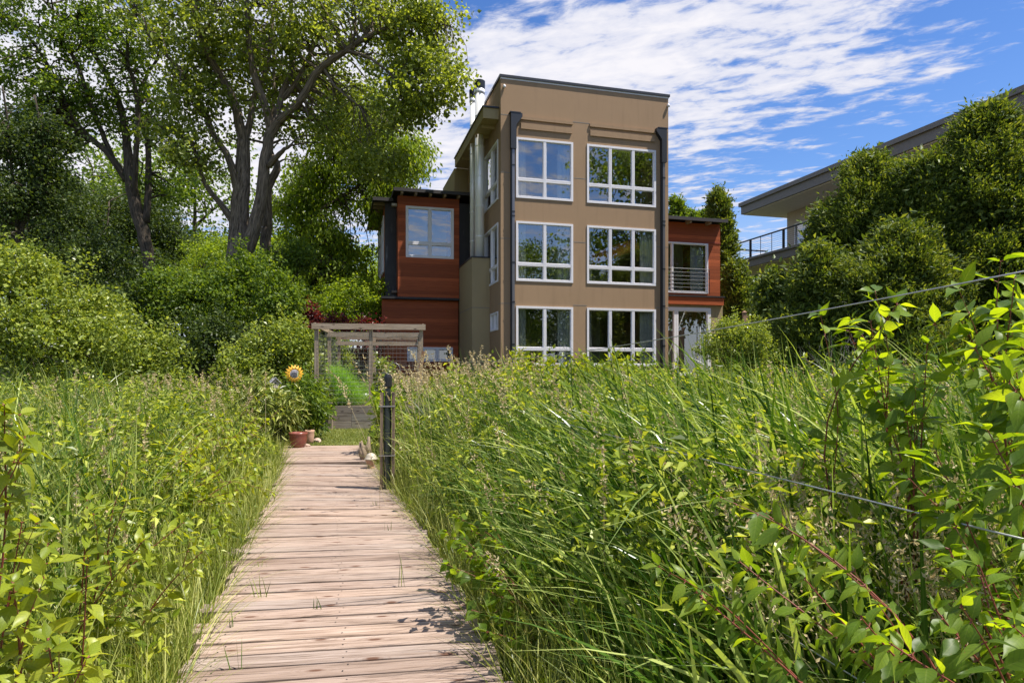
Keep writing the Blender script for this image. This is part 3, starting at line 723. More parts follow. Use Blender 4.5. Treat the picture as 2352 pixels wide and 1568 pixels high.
# ---- the big cottonwood (limbs follow the photograph's)
def Z7(x, y, d, wpx=0): p = W(x * .52, y * .52, d); return [*p, wpx * .46 / FX * d]
def base_to_ground(mb_branch, r):
    p = mb_branch; return [[p[0], p[1], float(gh(p[0], p[1])) - .1, r]]
rng = np.random.default_rng(11)
cot = [
 [Z7(1040, 1560, 24, 70), Z7(1048, 1300, 24, 58), Z7(1052, 1100, 24, 52), Z7(1062, 900, 24, 44), Z7(1072, 760, 24, 38), Z7(1076, 620, 24, 30)],
 [Z7(1076, 640, 24, 26), Z7(1042, 480, 23.8, 23), Z7(1000, 385, 23.5, 21), Z7(935, 270, 23, 18), Z7(885, 150, 22.5, 15), Z7(850, 10, 22, 12), Z7(830, -150, 21.6, 7)],
 [Z7(1076, 640, 24, 22), Z7(1108, 520, 24.2, 15), Z7(1122, 430, 24.5, 13), Z7(1180, 300, 24.8, 11), Z7(1200, 120, 25, 9), Z7(1230, -60, 25.4, 6)],
 [Z7(1060, 1180, 24, 42), Z7(1105, 1060, 23.8, 36), Z7(1150, 900, 23.6, 31), Z7(1168, 750, 23.5, 28), Z7(1190, 600, 23.5, 26), Z7(1232, 535, 23.4, 24)],
 [Z7(1195, 590, 23.5, 20), Z7(1170, 460, 23.2, 18), Z7(1125, 340, 23, 17), Z7(1102, 200, 22.8, 15), Z7(1092, 60, 22.6, 12), Z7(1085, -120, 22.4, 8)],
 [Z7(1205, 575, 23.5, 18), Z7(1245, 420, 23.8, 15), Z7(1290, 300, 24, 13), Z7(1278, 150, 24.4, 10), Z7(1290, -20, 24.8, 7)],
 [Z7(1228, 540, 23.4, 22), Z7(1330, 440, 23, 19), Z7(1410, 310, 22.6, 18), Z7(1530, 222, 22.2, 15), Z7(1680, 135, 21.8, 11), Z7(1830, 92, 21.4, 7), Z7(1990, 115, 21.2, 3)],
 [Z7(1250, 440, 23.8, 14), Z7(1335, 320, 23.8, 13), Z7(1390, 190, 23.8, 12), Z7(1445, 60, 23.8, 10), Z7(1560, -40, 23.8, 6)],
 [Z7(1060, 860, 24, 26), Z7(1010, 700, 23.6, 17), Z7(945, 595, 23.2, 15), Z7(895, 480, 23, 13), Z7(830, 350, 22.6, 12), Z7(750, 262, 22.2, 10), Z7(655, 155, 21.8, 6)],
 [Z7(1040, 990, 24, 22), Z7(965, 890, 23.6, 14), Z7(900, 800, 23.3, 11), Z7(872, 690, 23, 9), Z7(820, 610, 22.8, 6), Z7(700, 560, 22.6, 3)],
 [Z7(1530, 225, 22.2, 8), Z7(1630, 255, 21.8, 7), Z7(1740, 345, 21.5, 5), Z7(1800, 440, 21.3, 3)],
 [Z7(1180, 1010, 25.4, 26), Z7(1185, 830, 25.3, 22), Z7(1225, 740, 25.2, 18), Z7(1190, 640, 25.6, 12), Z7(1210, 420, 26, 9), Z7(1205, 60, 26.5, 7)],
 [Z7(1175, 1560, 25.4, 30), Z7(1165, 1210, 25.4, 28), Z7(1180, 1000, 25.4, 26)],
 [Z7(900, 150, 22.5, 7), Z7(950, 60, 22, 5), Z7(1010, -40, 21.8, 3)],
 [Z7(1190, 730, 23.4, 17), Z7(1235, 680, 23, 12), Z7(1290, 636, 22.6, 6)],
 [Z7(1430, 300, 22.6, 8), Z7(1480, 380, 22.2, 6), Z7(1590, 470, 22, 3)],
]
def tree_object(name, label, branches, regions, n_leaf, L, asp, leaf, bark, rng, crad=.5, kk=9, up=.5, droop=.2, stub=None, cat='tree', group=None, curl=.25, tw=True):
    base = np.array(branches[0][0][:3]); root = empty(name, (base[0], base[1], float(gh(base[0], base[1]))), 0, label=label, cat=cat, group=group)
    off = np.array(root.location)
    tm = MB(); nodes = limb_mesh(tm, branches, rng, kk)
    cen = []
    for (cx, cy, rx_, ry_, d, rd, n) in regions:
        c = W(cx, cy, d); cen.append(shell(rng, n, c, (rx_ / FX * d, rd, ry_ / FX * d), .15, .12))
    cen = np.concatenate(cen)
    if tw: twigs(tm, nodes, cen, rng)
    lm = MB(); clusters(lm, cen, crad * rng.uniform(.7, 1.3, len(cen)), n_leaf, L, asp, rng, up, droop, curl=curl)
    for q_ in (tm, lm): q_.v = [v - off for v in q_.v]
    tm.build('trunk', M[bark], root, smooth=True); lm.build('crown', M[leaf], root)
    return root
tree_object('cottonwood_tree', 'huge cottonwood with forking grey limbs, its crown reaching towards the house', cot,
    [(600, 60, 210, 130, 23.5, 3, 85), (800, 60, 180, 110, 23, 3, 80), (960, 75, 118, 85, 22, 2, 75), (985, 180, 92, 60, 21.6, 1.6, 60), (930, 240, 75, 40, 21.5, 1.6, 30),
     (450, 70, 150, 110, 22.5, 2.5, 70), (420, 230, 100, 90, 22.6, 2, 45), (640, 250, 190, 110, 25, 2.5, 50), (800, 290, 130, 80, 24, 2, 40), (430, 350, 90, 60, 22.8, 2, 22),
     (700, -180, 420, 160, 24, 4, 130), (870, 370, 90, 50, 22.5, 1.5, 24), (560, 160, 120, 90, 27, 1.5, 40), (760, 180, 120, 90, 27, 1.5, 40)],
    60, .135, .44, 'leaf_cotton', 'bark', rng, .46)
# pale broken limb stub
left_b = [
 [Z7(690, 1500, 26, 34), Z7(665, 1240, 26, 26), Z7(640, 1050, 26, 30), Z7(600, 920, 26, 30), Z7(575, 790, 26, 26), Z7(560, 640, 26, 20), Z7(535, 480, 25.8, 16), Z7(470, 330, 25.4, 13), Z7(380, 190, 25, 10), Z7(260, 70, 24.6, 7), Z7(150, -40, 24.4, 4)],
 [Z7(560, 800, 26, 18), Z7(480, 680, 25.6, 16), Z7(390, 600, 25.3, 12), Z7(320, 510, 25, 9), Z7(220, 300, 24.6, 7), Z7(110, 150, 24.2, 5), Z7(-40, 60, 24, 3)],
 [Z7(645, 980, 26, 18), Z7(655, 800, 26.3, 15), Z7(650, 620, 26.5, 13), Z7(612, 450, 26.8, 12), Z7(650, 330, 26.8, 8), Z7(700, 260, 26.8, 5)],
 [Z7(590, 900, 26, 14), Z7(600, 700, 25.5, 13), Z7(608, 560, 25.3, 12), Z7(600, 400, 25, 10), Z7(560, 240, 24.8, 7), Z7(600, 60, 24.8, 5)],
 [Z7(500, 700, 25.7, 12), Z7(440, 560, 25.5, 12), Z7(390, 430, 25, 10), Z7(330, 260, 24.6, 9), Z7(230, 160, 24.4, 7), Z7(110, 90, 24.2, 5)],
]
tree_object('shade_tree', 'tall tree with several dark leaning trunks at the left of the cottonwood', left_b,
    [(120, 60, 190, 100, 24.6, 2.5, 85), (60, 190, 110, 90, 24.4, 2.5, 45), (270, 80, 150, 110, 25, 2.5, 70), (300, 250, 110, 80, 26, 2, 55), (150, 230, 90, 60, 25, 2, 36), (40, 340, 90, 60, 25, 2, 45), (140, -140, 300, 120, 25, 3, 60), (360, 420, 60, 50, 27, 1.5, 14)],
    62, .13, .42, 'leaf_mid', 'bark_dark', rng, .46)
far_left_b = [
 [Z7(60, 1400, 21, 16), Z7(75, 1100, 21, 14), Z7(110, 960, 21, 12), Z7(180, 800, 21, 10), Z7(190, 620, 20.8, 8), Z7(150, 420, 20.6, 5)],
 [Z7(90, 1050, 21, 9), Z7(60, 850, 20.8, 8), Z7(40, 600, 20.4, 6), Z7(10, 380, 20, 4)],
]
tree_object('leaning_tree', 'slim dark tree at the left edge of the picture with drooping leafy limbs', far_left_b,
    [(40, 330, 110, 80, 20.8, 1.5, 50), (110, 420, 50, 80, 21, 1, 26), (20, 470, 80, 70, 20.6, 1.5, 40), (110, 300, 60, 50, 21, 1, 22)],
    90, .10, .42, 'leaf_dark', 'bark_dark', rng, .45)
will_b = [
 [Z7(1330, 1560, 29.82, 26), Z7(1345, 1400, 29.82, 22), Z7(1352, 1180, 29.82, 17), Z7(1380, 980, 29.82, 13), Z7(1440, 800, 29.54, 10), Z7(1560, 640, 29.25, 7), Z7(1700, 540, 28.97, 4)],
 [Z7(1360, 1080, 29.82, 12), Z7(1320, 900, 30.10, 9), Z7(1350, 700, 30.39, 7), Z7(1420, 560, 30.39, 4)],
 [Z7(1400, 930, 29.82, 9), Z7(1520, 860, 29.25, 7), Z7(1640, 780, 28.97, 4)],
 [Z7(1345, 1260, 29.82, 8), Z7(1260, 1150, 29.54, 6), Z7(1180, 1080, 29.25, 3)],
]
tree_object('drooping_tree', 'yellow-green drooping tree between the cottonwood and the red wing', will_b,
    [(830, 330, 110, 80, 29.82, 2.08, 120), (900, 380, 80, 75, 29.25, 1.82, 100), (780, 420, 120, 80, 30.10, 2.08, 110), (850, 250, 100, 50, 30.39, 1.82, 50), (740, 540, 90, 60, 29.82, 1.69, 70), (880, 480, 60, 50, 29.25, 1.30, 46),
     (960, 340, 30, 40, 28.97, 1.04, 16), (700, 620, 60, 40, 29.25, 1.30, 26), (800, 600, 50, 70, 29.82, 1.30, 45), (690, 470, 60, 60, 29.82, 1.56, 40)],
    52, .19, .24, 'leaf_bright', 'bark_dark', rng, .52, droop=1.3, curl=.3)
sap_b = [[Z7(1265, 1440, 23, 8), Z7(1270, 1330, 23, 8), Z7(1285, 1250, 23, 7), Z7(1330, 1190, 23, 4)], [Z7(1275, 1290, 23, 5), Z7(1240, 1180, 23, 4), Z7(1225, 1100, 23, 3)]]
tree_object('sapling', 'thin forked sapling in the gap left of the drooping tree trunk', sap_b, [(650, 600, 60, 30, 23, .8, 34), (690, 580, 30, 30, 23, .8, 16)], 80, .10, .35, 'leaf_mid', 'bark_dark', rng, .35, cat='sapling')
# ---- generic dense trees, copied for the wood behind
def generic_tree(name, h, r_, seed, leaf, n_c=150, n_l=110, L=.16, bark='bark_dark', asp=.42, low=.25, label=None, cat='tree'):
    rg = np.random.default_rng(seed); root = empty(name, (0, 0, 0), 0, label=label, cat=cat)
    tm = MB(); br = [[[0, 0, -.2, .045 * h * .5], [.1, 0, h * .2, .03 * h * .5], [0, .2, h * .5, .02 * h * .5], [.1, .1, h * .85, .05]]]
    for i in range(7):
        a = rg.uniform(0, 6.28); z_ = h * rg.uniform(.2, .6); e = r_ * rg.uniform(.5, .8)
        br.append([[0, .05, z_, .09 * h / 12], [math.cos(a) * e * .5, math.sin(a) * e * .5, z_ + h * .12, .05 * h / 12], [math.cos(a) * e, math.sin(a) * e, z_ + h * rg.uniform(.15, .3), .025]])
    nodes = limb_mesh(tm, br, rg, 7)
    cen = []
    for i in range(9):
        a = rg.uniform(0, 6.28); zz = rg.uniform(low + .1, .88); q_ = r_ * .55 * math.sqrt(max(.1, 1 - ((zz - .5) / .55) ** 2))
        cen.append(shell(rg, n_c // 9, (math.cos(a) * q_, math.sin(a) * q_, zz * h), (r_ * .55, r_ * .55, h * .15), .3, .15))
    cen = np.concatenate(cen); twigs(tm, nodes, cen[::2], rg)
    tm.build('trunk', M[bark], root, smooth=True)
    lm = MB(); clusters(lm, cen, .085 * h * .9 * rg.uniform(.6, 1.2, len(cen)), n_l, L, asp, rg); lm.build('crown', M[leaf], root)
    return root
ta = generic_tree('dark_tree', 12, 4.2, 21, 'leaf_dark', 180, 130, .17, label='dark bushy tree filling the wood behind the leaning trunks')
tb = generic_tree('woodland_tree', 11, 4.0, 22, 'leaf_mid', 170, 120, .16, label='mid green woodland tree behind the cottonwood trunk')
tc2 = generic_tree('light_tree', 10, 3.8, 23, 'leaf_bright', 170, 120, .15, label='light green tree far behind the garden cage, beside the red wing')
td = generic_tree('airy_tree', 13, 4.6, 31, 'leaf_mid', 110, 60, .20, low=.1, label='airy tall tree')
used = set()
def put(src, x, d, sc_, rz, label, sz=1.0, group='trees of the wood behind'):
    X = (x - 1176) / FX * d; loc = (X, d, float(gh(X, d)) - .1)
    if src.name not in used:
        used.add(src.name); src.location = loc; src.rotation_euler = (0, 0, rz); src.scale = (sc_, sc_, sc_ * sz); src['label'] = label; src['group'] = group; return src
    return copy_tree(src, loc, rz, (sc_, sc_, sc_ * sz), label=label, group=group)
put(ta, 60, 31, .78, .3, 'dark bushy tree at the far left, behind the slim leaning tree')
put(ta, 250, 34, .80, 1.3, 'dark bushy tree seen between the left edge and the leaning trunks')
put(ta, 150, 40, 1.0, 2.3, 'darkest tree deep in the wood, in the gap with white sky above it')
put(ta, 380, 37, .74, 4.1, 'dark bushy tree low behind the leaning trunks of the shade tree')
put(tc2, 470, 33, .66, .9, 'light green tree filling the gap between shade tree and cottonwood')
put(tc2, 660, 34, .76, 2.9, 'light green tree directly behind the cottonwood trunk')
put(tc2, 760, 40, .86, 5.2, 'light green tree far behind the drooping tree')
put(tc2, 850, 36, .62, .5, 'light green tree showing just left of the red wing')
put(tc2, 440, 42, .80, 1.9, 'light green tree glowing far back between the dark trunks')
put(tc2, 745, 30, .45, 3.3, 'small light green tree above the garden cage')
put(tc2, 940, 44, .80, 4.2, 'light green tree hidden behind the red wing roof')
put(tc2, 1035, 50, 1.16, 4.9, 'light green treetop peeping over the roof between red wing and tower')
put(tc2, 1740, 52, .62, 2.2, 'light green tree seen through the neighbour balcony railing', group='trees beyond the neighbour house')
put(td, 330, 40, 1.0, 1.0, 'airy tall tree far behind the leaning trunks, speckled with white sky')
put(td, 455, 43, 1.12, 2.4, 'airy tall tree far back between the shade tree and the cottonwood')
put(td, 215, 44, 1.15, 4.0, 'airy tall tree far back at the left, above the darkest tree')
put(td, 650, 44, 1.0, 5.3, 'airy tall tree straight behind the cottonwood fork')
put(tb, 1690, 47, .50, 1.2, 'mid green tree below the neighbour balcony', group='trees beyond the neighbour house')
put(tb, 1840, 55, .7, 3.1, 'mid green tree behind the neighbour house wall', group='trees beyond the neighbour house')
# trees across the shore to the right, seen mirrored in the windows
for (X, Y, s_, rz, lb) in ((24.0, 5.5, 2.15, .4, 'tallest shore tree outside the picture, mirrored in the right-hand windows'), (30, 10.5, 2.1, 1.9, 'second tall shore tree outside the picture, mirrored behind the first'), (14.0, -3.5, 1.25, 2.8, 'lower shore tree outside the picture, mirrored in the lower windows'), (20.5, -4.5, 1.25, 5.0, 'broad shore tree outside the picture, behind the lower shore tree')):
    copy_tree(tb, (X, Y, float(gh(X, Y))), rz, (s_, s_, s_), label=lb, group='shore trees mirrored in the windows')
# ---- shrubs
def shrub(name, label, blobs, n_leaf, L, asp, leaf, rng, crad=.3, droop=.1, group=None, up=.6, cat='shrub', stemmat='bark_dark', lo=.45):
    """blobs: (cx, cy, rx, ry, depth, n) in view units; grows from the ground below"""
    c0 = W(blobs[0][0], blobs[0][1], blobs[0][4]); gz = float(gh(c0[0], c0[1])); root = empty(name, (c0[0], c0[1], gz), label=label, cat=cat, group=group)
    off = np.array([c0[0], c0[1], gz]); cen = []
    for (cx, cy, rx_, ry_, d, n) in blobs:
        c = W(cx, cy, d) - off; rr = (rx_ / FX * d, max(.5, min(rx_, ry_ * 1.3) / FX * d * .8), ry_ / FX * d)
        cen.append(shell(rng, n, c, rr, lo, .30))
    cen = np.concatenate(cen); cen[:, 2] = np.maximum(cen[:, 2], .15)
    sh = cen[rng.integers(0, len(cen), len(cen) // 3)]; dr = unit(rng.normal(size=sh.shape) * .35 + np.array([0, -.2, 1.0]))
    shoots = np.concatenate([sh + dr * q_ * crad * .8 for q_ in (1.0, 1.5, 1.95)])
    sm = MB(); st = []
    for i in range(9):
        a = rng.uniform(0, 6.28); t = cen[rng.integers(len(cen))]; st.append([[math.cos(a) * .15, math.sin(a) * .1, -.1, .035], [t[0] * .4, t[1] * .4, t[2] * .45, .025], [t[0] * .85, t[1] * .85, t[2] * .85, .012]])
    nodes = limb_mesh(sm, st, rng, 5); twigs(sm, nodes, cen[::3], rng, .012); sm.build('stem', M[stemmat], root, smooth=True)
    lm = MB(); clusters(lm, cen, crad * rng.uniform(.45, 1.15, len(cen)), int(n_leaf * .8), L * 1.12, asp, rng, up, droop); clusters(lm, shoots, crad * .38, max(6, n_leaf // 8), L, asp, rng, up, droop - .5); lm.build('foliage', M[leaf], root)
    return root
rs = np.random.default_rng(5)
shrub('leafy_shrub', 'tallest sunlit shrub at the left edge, rising above the reeds', [(80, 720, 180, 130, 14, 150), (150, 800, 170, 80, 13.5, 90), (40, 640, 90, 70, 14, 50)], 90, .085, .3, 'leaf_shrub', rs, .32)
shrub('leafy_shrub', 'broad sunlit shrub sloping down right of the tallest left shrub', [(290, 815, 110, 62, 15, 100), (230, 735, 70, 55, 15, 45), (370, 865, 60, 30, 15, 20)], 90, .085, .3, 'leaf_shrub', rs, .30)
shrub('leafy_shrub', 'rounded bright shrub just left of the wooden garden cage', [(635, 815, 85, 66, 17, 110), (575, 855, 55, 34, 16.5, 30), (680, 795, 45, 48, 17, 30)], 90, .085, .32, 'leaf_shrub', rs, .30)
shrub('woodland_bush', 'mid green bush below the leaning trunks', [(400, 690, 75, 75, 21, 70)], 90, .10, .35, 'leaf_mid', rs, .4)
shrub('woodland_bush', 'mid green bush in front of the cottonwood trunk base', [(500, 690, 80, 80, 20.5, 90), (570, 640, 45, 50, 21, 30)], 90, .10, .35, 'leaf_mid', rs, .4)
shrub('woodland_bush', 'lighter bush between cottonwood trunk and drooping tree', [(640, 690, 60, 60, 20, 60)], 90, .10, .35, 'leaf_mid', rs, .38)
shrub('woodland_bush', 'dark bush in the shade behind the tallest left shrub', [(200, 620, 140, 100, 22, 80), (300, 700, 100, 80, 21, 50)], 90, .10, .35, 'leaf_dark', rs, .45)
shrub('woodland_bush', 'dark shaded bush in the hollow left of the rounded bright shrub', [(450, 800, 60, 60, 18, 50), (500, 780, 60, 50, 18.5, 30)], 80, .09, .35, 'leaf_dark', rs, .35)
shrub('woodland_bush', 'light leafy bush seen through the cage beside the red wall', [(830, 700, 70, 60, 27, 70), (770, 720, 50, 40, 26, 30)], 90, .10, .35, 'leaf_bright', rs, .4)
shrub('purple_bush', 'small purple-red bush behind the left corner of the cage', [(715, 742, 20, 28, 20.5, 22), (712, 715, 10, 18, 20.5, 8)], 60, .08, .4, 'leaf_purple', rs, .2)
shrub('purple_bush', 'low purple bush behind the cage, left of the red wing', [(800, 745, 50, 22, 24, 26), (850, 790, 30, 50, 24, 26)], 60, .09, .4, 'leaf_purple', rs, .25)
shrub('leafy_shrub', 'pale leafy bush behind the wire at the back of the cage', [(770, 810, 35, 35, 21.5, 40), (740, 850, 30, 40, 20.5, 30)], 60, .085, .35, 'leaf_shrub', rs, .22)
shrub('leafy_shrub', 'round light green bush below the right wing corner', [(1700, 795, 75, 58, 15.5, 150)], 90, .055, .3, 'leaf_shrub', rs, .22)
shrub('leafy_shrub', 'low leafy bush in front of the tower ground floor windows', [(1260, 870, 110, 38, 13, 60), (1400, 880, 90, 36, 12, 50)], 60, .09, .35, 'leaf_dogwood_left', rs, .25)
shrub('garden_perennial', 'dark green leafy perennial standing behind the oxblood pot', [(705, 930, 45, 55, 13.4, 60), (690, 900, 30, 30, 13.4, 20)], 50, .13, .16, 'leaf_mid', rs, .26, droop=.6, cat='plant')
shrub('garden_perennial', 'broad clump of strappy leaves left of the dark perennial', [(640, 950, 50, 50, 12.6, 50), (600, 900, 50, 30, 13.2, 26)], 50, .14, .12, 'grass', rs, .26, droop=.8, cat='plant')
shrub('garden_perennial', 'leafy plant squeezed between plank wall and iron pipe post', [(898, 955, 22, 50, 11.5, 28)], 50, .13, .2, 'leaf_bright', rs, .18, droop=.6, cat='plant')
shrub('feathery_plant', 'bright green feathery plant growing inside the cage', [(790, 890, 32, 42, 16.6, 80), (825, 905, 22, 26, 16.6, 30), (775, 865, 18, 20, 16.6, 20)], 90, .10, .035, 'fennel', rs, .17, cat='plant', stemmat='green_stem')
shrub('garden_perennial', 'low green weeds at the foot of the cage back wall', [(880, 860, 26, 30, 19, 20), (930, 900, 40, 25, 17, 20), (740, 900, 20, 30, 16.2, 16)], 60, .09, .3, 'leaf_shrub', rs, .2, cat='plant')
# ---- cedars (arborvitae): conical spray masses
def cedar(name, label, xp, ytop, d, half, ybot=900, n=9500, seed=1, leaf='leaf_cedar', group='cedar trees screening the neighbour house', pw=.62, tl=.125):
    rg = np.random.default_rng(seed); X = (xp - 1176) / FX * d; gz = float(gh(X, d)); zt = EYE + (850 - ytop) / FX * d; H = zt - gz; r0 = half / FX * d
    root = empty(name, (X, d, gz), label=label, cat='tree', group=group)
    tm = MB(); tm.tube([(0, 0, -.1), (.05, 0, H * .5), (0, .05, H * .93)], [.16, .1, .02], 7); 
    nb_ = n // 110; per = 9; zb = H * rg.uniform(0.0, 1, nb_) ** .8; ab = rg.uniform(0, 6.28, nb_)
    prof = r0 * (1 - zb / H) ** pw * rg.uniform(.72, 1.12, nb_) * (1 + .12 * np.sin(ab * 3 + zb * 1.3 + seed)) + .08
    tt = rg.uniform(.45, 1.0, (nb_, per)); tt[:, 0] = 1.0
    q_ = (prof[:, None] * tt).ravel(); a = (ab[:, None] + rg.normal(size=(nb_, per)) * .10).ravel(); k = nb_ * per
    z_ = (zb[:, None] + tt ** 2 * np.minimum(.55, .25 + prof[:, None] * .25) - .2 + rg.normal(size=(nb_, per)) * .07).ravel(); z_ = np.clip(z_, .05, H + .25)
    cen = np.stack([np.cos(a) * q_, np.sin(a) * q_, z_], 1)
    for c in cen[:260:2]:
        tm.tube([(0, 0, c[2] * .9), (c[0] * .6, c[1] * .6, c[2] * .95), tuple(c)], [.02, .012, .004], 4, cap=False)
    tm.build('trunk', M['bark_dark'], root, smooth=True)
    # flat scale-leaf sprays
    m_ = 30; out = unit(cen * np.array([1, 1, 0]) + np.array([0, 0, .05]))
    pos = cen[:, None] + rg.normal(size=(k, m_, 3)) * np.array([.11, .11, .13])
    d_ = out[:, None] * .9 + rg.normal(size=(k, m_, 3)) * .55 + np.array([0, 0, .45])
    nm = rg.normal(size=(k, m_, 3)) + np.array([.2, -.2, .2]); nm = nm - 0
    Ls = rg.uniform(.5, 1.2, k * m_) * tl
    lm = MB(); leaves(lm, pos.reshape(-1, 3), d_.reshape(-1, 3), unit(nm.reshape(-1, 3)), Ls, Ls * .17, rg, fold=.05); 
    inner = np.stack([np.cos(a) * q_ * .6, np.sin(a) * q_ * .6, z_ * .97], 1)
    pos = inner[:, None] + rg.normal(size=(k, 8, 3)) * .22
    leaves(lm, pos.reshape(-1, 3), rg.normal(size=(k * 8, 3)), unit(rg.normal(size=(k * 8, 3))), .2, .05, rg)
    lm.build('crown', M[leaf], root)
    return root
cedar('cedar_tree', 'broad cedar whose tip rises highest, near the right edge', 2265, 262, 16.5, 215, n=30000, seed=2, pw=.56)
cedar('cedar_tree', 'cedar with a feathery twin tip in front of the balcony house roof', 2000, 365, 18, 200, n=28000, seed=3, pw=.56)
cedar('cedar_tree', 'rounded cedar filling the dip between the two tallest cedars', 2125, 375, 17, 165, n=20000, seed=4, pw=.42)
cedar('cedar_tree', 'lower cedar hiding the right end of the balcony', 1905, 480, 18.5, 90, n=14000, seed=5, pw=.5)
cedar('cedar_tree', 'small conical cedar in front of the neighbour column', 1772, 640, 19, 60, n=9000, seed=6, pw=.75)
cedar('cedar_tree', 'cedar cut by the right edge of the picture', 2410, 420, 15.5, 150, n=14000, seed=7, pw=.5)
cedar('cedar_tree', 'low broad cedar at the foot of the cedar screen, left of the tall ones', 1880, 585, 16.8, 120, n=14000, seed=8, pw=.5)
cedar('cedar_tree', 'low broad cedar in the middle of the cedar screen front', 2070, 545, 15.9, 215, n=24000, seed=18, pw=.5)
cedar('cypress_tree', 'slim columnar evergreen just right of the right wing roof', 1652, 440, 33, 46, n=12000, seed=9, pw=.42, group='slim evergreens behind the right wing', tl=.22)
cedar('cypress_tree', 'pointed evergreen peeping over the right wing roof nearest the tower', 1556, 455, 36, 28, n=5000, seed=10, pw=.45, group='slim evergreens behind the right wing', leaf='leaf_mid', tl=.22)
cedar('cypress_tree', 'pointed evergreen in the middle over the right wing roof', 1592, 478, 37, 26, n=5000, seed=12, pw=.45, group='slim evergreens behind the right wing', leaf='leaf_mid', tl=.22)
cedar('cypress_tree', 'lowest pointed evergreen over the right wing roof', 1616, 490, 37, 18, n=3500, seed=13, pw=.5, group='slim evergreens behind the right wing', leaf='leaf_mid', tl=.22)
cedar('cypress_tree', 'wider evergreen at the foot of the slim columnar one', 1690, 610, 30, 44, n=9000, seed=14, pw=.45, group='slim evergreens behind the right wing', tl=.22)
# ------------------------------------------------------------------ garden things
def Wl(x, y, d): return tuple(float(q) for q in W(x, y, d))
# cage
cg0 = W(722, 932, 15.5); cage = empty('garden_cage', (cg0[0], cg0[1], .62), R(9), label='weathered timber and wire garden cage standing in the raised bed', cat='garden enclosure')
CW, CD, CH = 2.50, 5.0, 1.93
fm = []
for (a, b) in ((0, 0), (1.28, 0), (CW, 0), (0, CD), (1.1, CD), (CW, CD), (0, CD / 2), (CW, CD / 2)):
    m = MB(); m.bar((a + .045, b + .045, -.1), (a + .045, b + .045, CH - .02), .09, .09, up=(0, 1, 0)); m.build('post', M['oldwood'], cage)
for (p, q_, wd, ht) in (((-.06, -.03, CH + .01), (CW + .15, -.03, CH + .01), .04, .14), ((-.06, CD / 2, CH - .05), (CW + .1, CD / 2, CH - .05), .04, .14), ((-.06, CD + .11, CH), (CW + .15, CD + .11, CH), .04, .14), ((-.06, CD - .02, CH - .2), (CW + .15, CD - .02, CH - .2), .04, .12),
                        ((0.0, 0, CH + .05), (0.0, CD, CH + .05), .04, .1), ((CW + .09, 0, CH + .05), (CW + .09, CD, CH + .05), .04, .1)):
    m = MB(); m.bar(p, q_, wd, ht); m.build('rail', M['oldwood'], cage)
m = MB()
def wires(m, f, u1, v1, du, dv):
    for u in np.arange(0, u1 + .001, du): m.tube([f(u, 0), f(u, v1)], .0022, 3, cap=False)
    for v in np.arange(0, v1 + .001, dv): m.tube([f(0, v), f(u1, v)], .0026, 3, cap=False)
wires(m, lambda u, v: (.05 + u, .0, v), CW, CH - .1, .1, .1)
wires(m, lambda u, v: (CW + .09, u, v), CD, CH - .1, .12, .1)
wires(m, lambda u, v: (0, u, v), CD, CH - .1, .12, .1)
wires(m, lambda u, v: (.05 + u, CD + .05, v), CW, CH - .1, .1, .1)
m.build('wire_mesh', M['galv'], cage)
# plank retaining wall
pw0 = W(600, 932, 15.2); pwl = empty('plank_wall', (pw0[0], pw0[1], 0), R(4), label='low grey plank retaining wall across the end of the lawn', cat='retaining wall')
m = MB()
for i in range(4):
    m.bar((0, 0, .565 - i * .178), (2.1, 0, .565 - i * .178), .05, .172); m.bar((2.106, 0, .562 - i * .178), (4.4, 0, .562 - i * .178), .05, .17)
m.build('plank', M['oldwood_grey'], pwl)
for a in (.5, 1.62, 3.0, 4.3):
    mm = MB(); mm.bar((a, -.07, -.3), (a, -.07, .655), .09, .09, up=(0, 1, 0)); mm.build('stake', M['oldwood'], pwl)
bed = MB(); bed.add([(pw0[0] + .02, pw0[1] + .05, .6), (pw0[0] + 4.35, pw0[1] + .35, .6), (pw0[0] + 4.6, 17.6, .63), (pw0[0] - .2, 17.6, .63)], np.array([[0, 1, 2, 3]]))
bed.add([(pw0[0] + .02, pw0[1] + .05, -.2), (pw0[0] + 4.35, pw0[1] + .35, -.2), (pw0[0] + 4.35, pw0[1] + .35, .6), (pw0[0] + .02, pw0[1] + .05, .6)], np.array([[0, 1, 2, 3]]))
tag(bed.build('garden_bed', M['soil']), kind='structure')
# iron pipe post with timber cheeks
pp = gp(889, 1122); post = empty('mooring_post', pp, R(6), label='dark iron pipe post between timber cheeks beside the boardwalk', cat='post')
m = MB(); m.bar((-.075, 0, -.3), (-.062, 0, 1.22), .035, .10, up=(0, 1, 0)); m.build('timber_cheek', M['cheekwood'], post)
m = MB(); m.bar((.075, 0, -.3), (.080, 0, 1.22), .035, .10, up=(0, 1, 0)); m.build('timber_cheek', M['cheekwood'], post)
m = MB(); m.tube([(0, -.01, -.1), (.008, -.01, 1.02), (.010, -.01, 1.04)], [.045, .045, .048], 16); m.tube([(.010, -.01, 1.04), (.014, -.01, 1.30)], [.036, .036], 16); m.build('pipe', M['pipe_iron'], post, smooth=False)
m = MB(); m.tube_z((.014, -.01, 1.28), [(.038, 0), (.048, .015), (.05, .13), (.042, .165), (.0, .17)], 14); m.build('pipe_cap', M['blackplastic'], post)
m = MB(); m.box(-.10, .10, -.062, .062, 1.04, 1.052); m.box(-.10, .10, -.062, .062, .42, .43); m.build('strap', M['galv'], post)
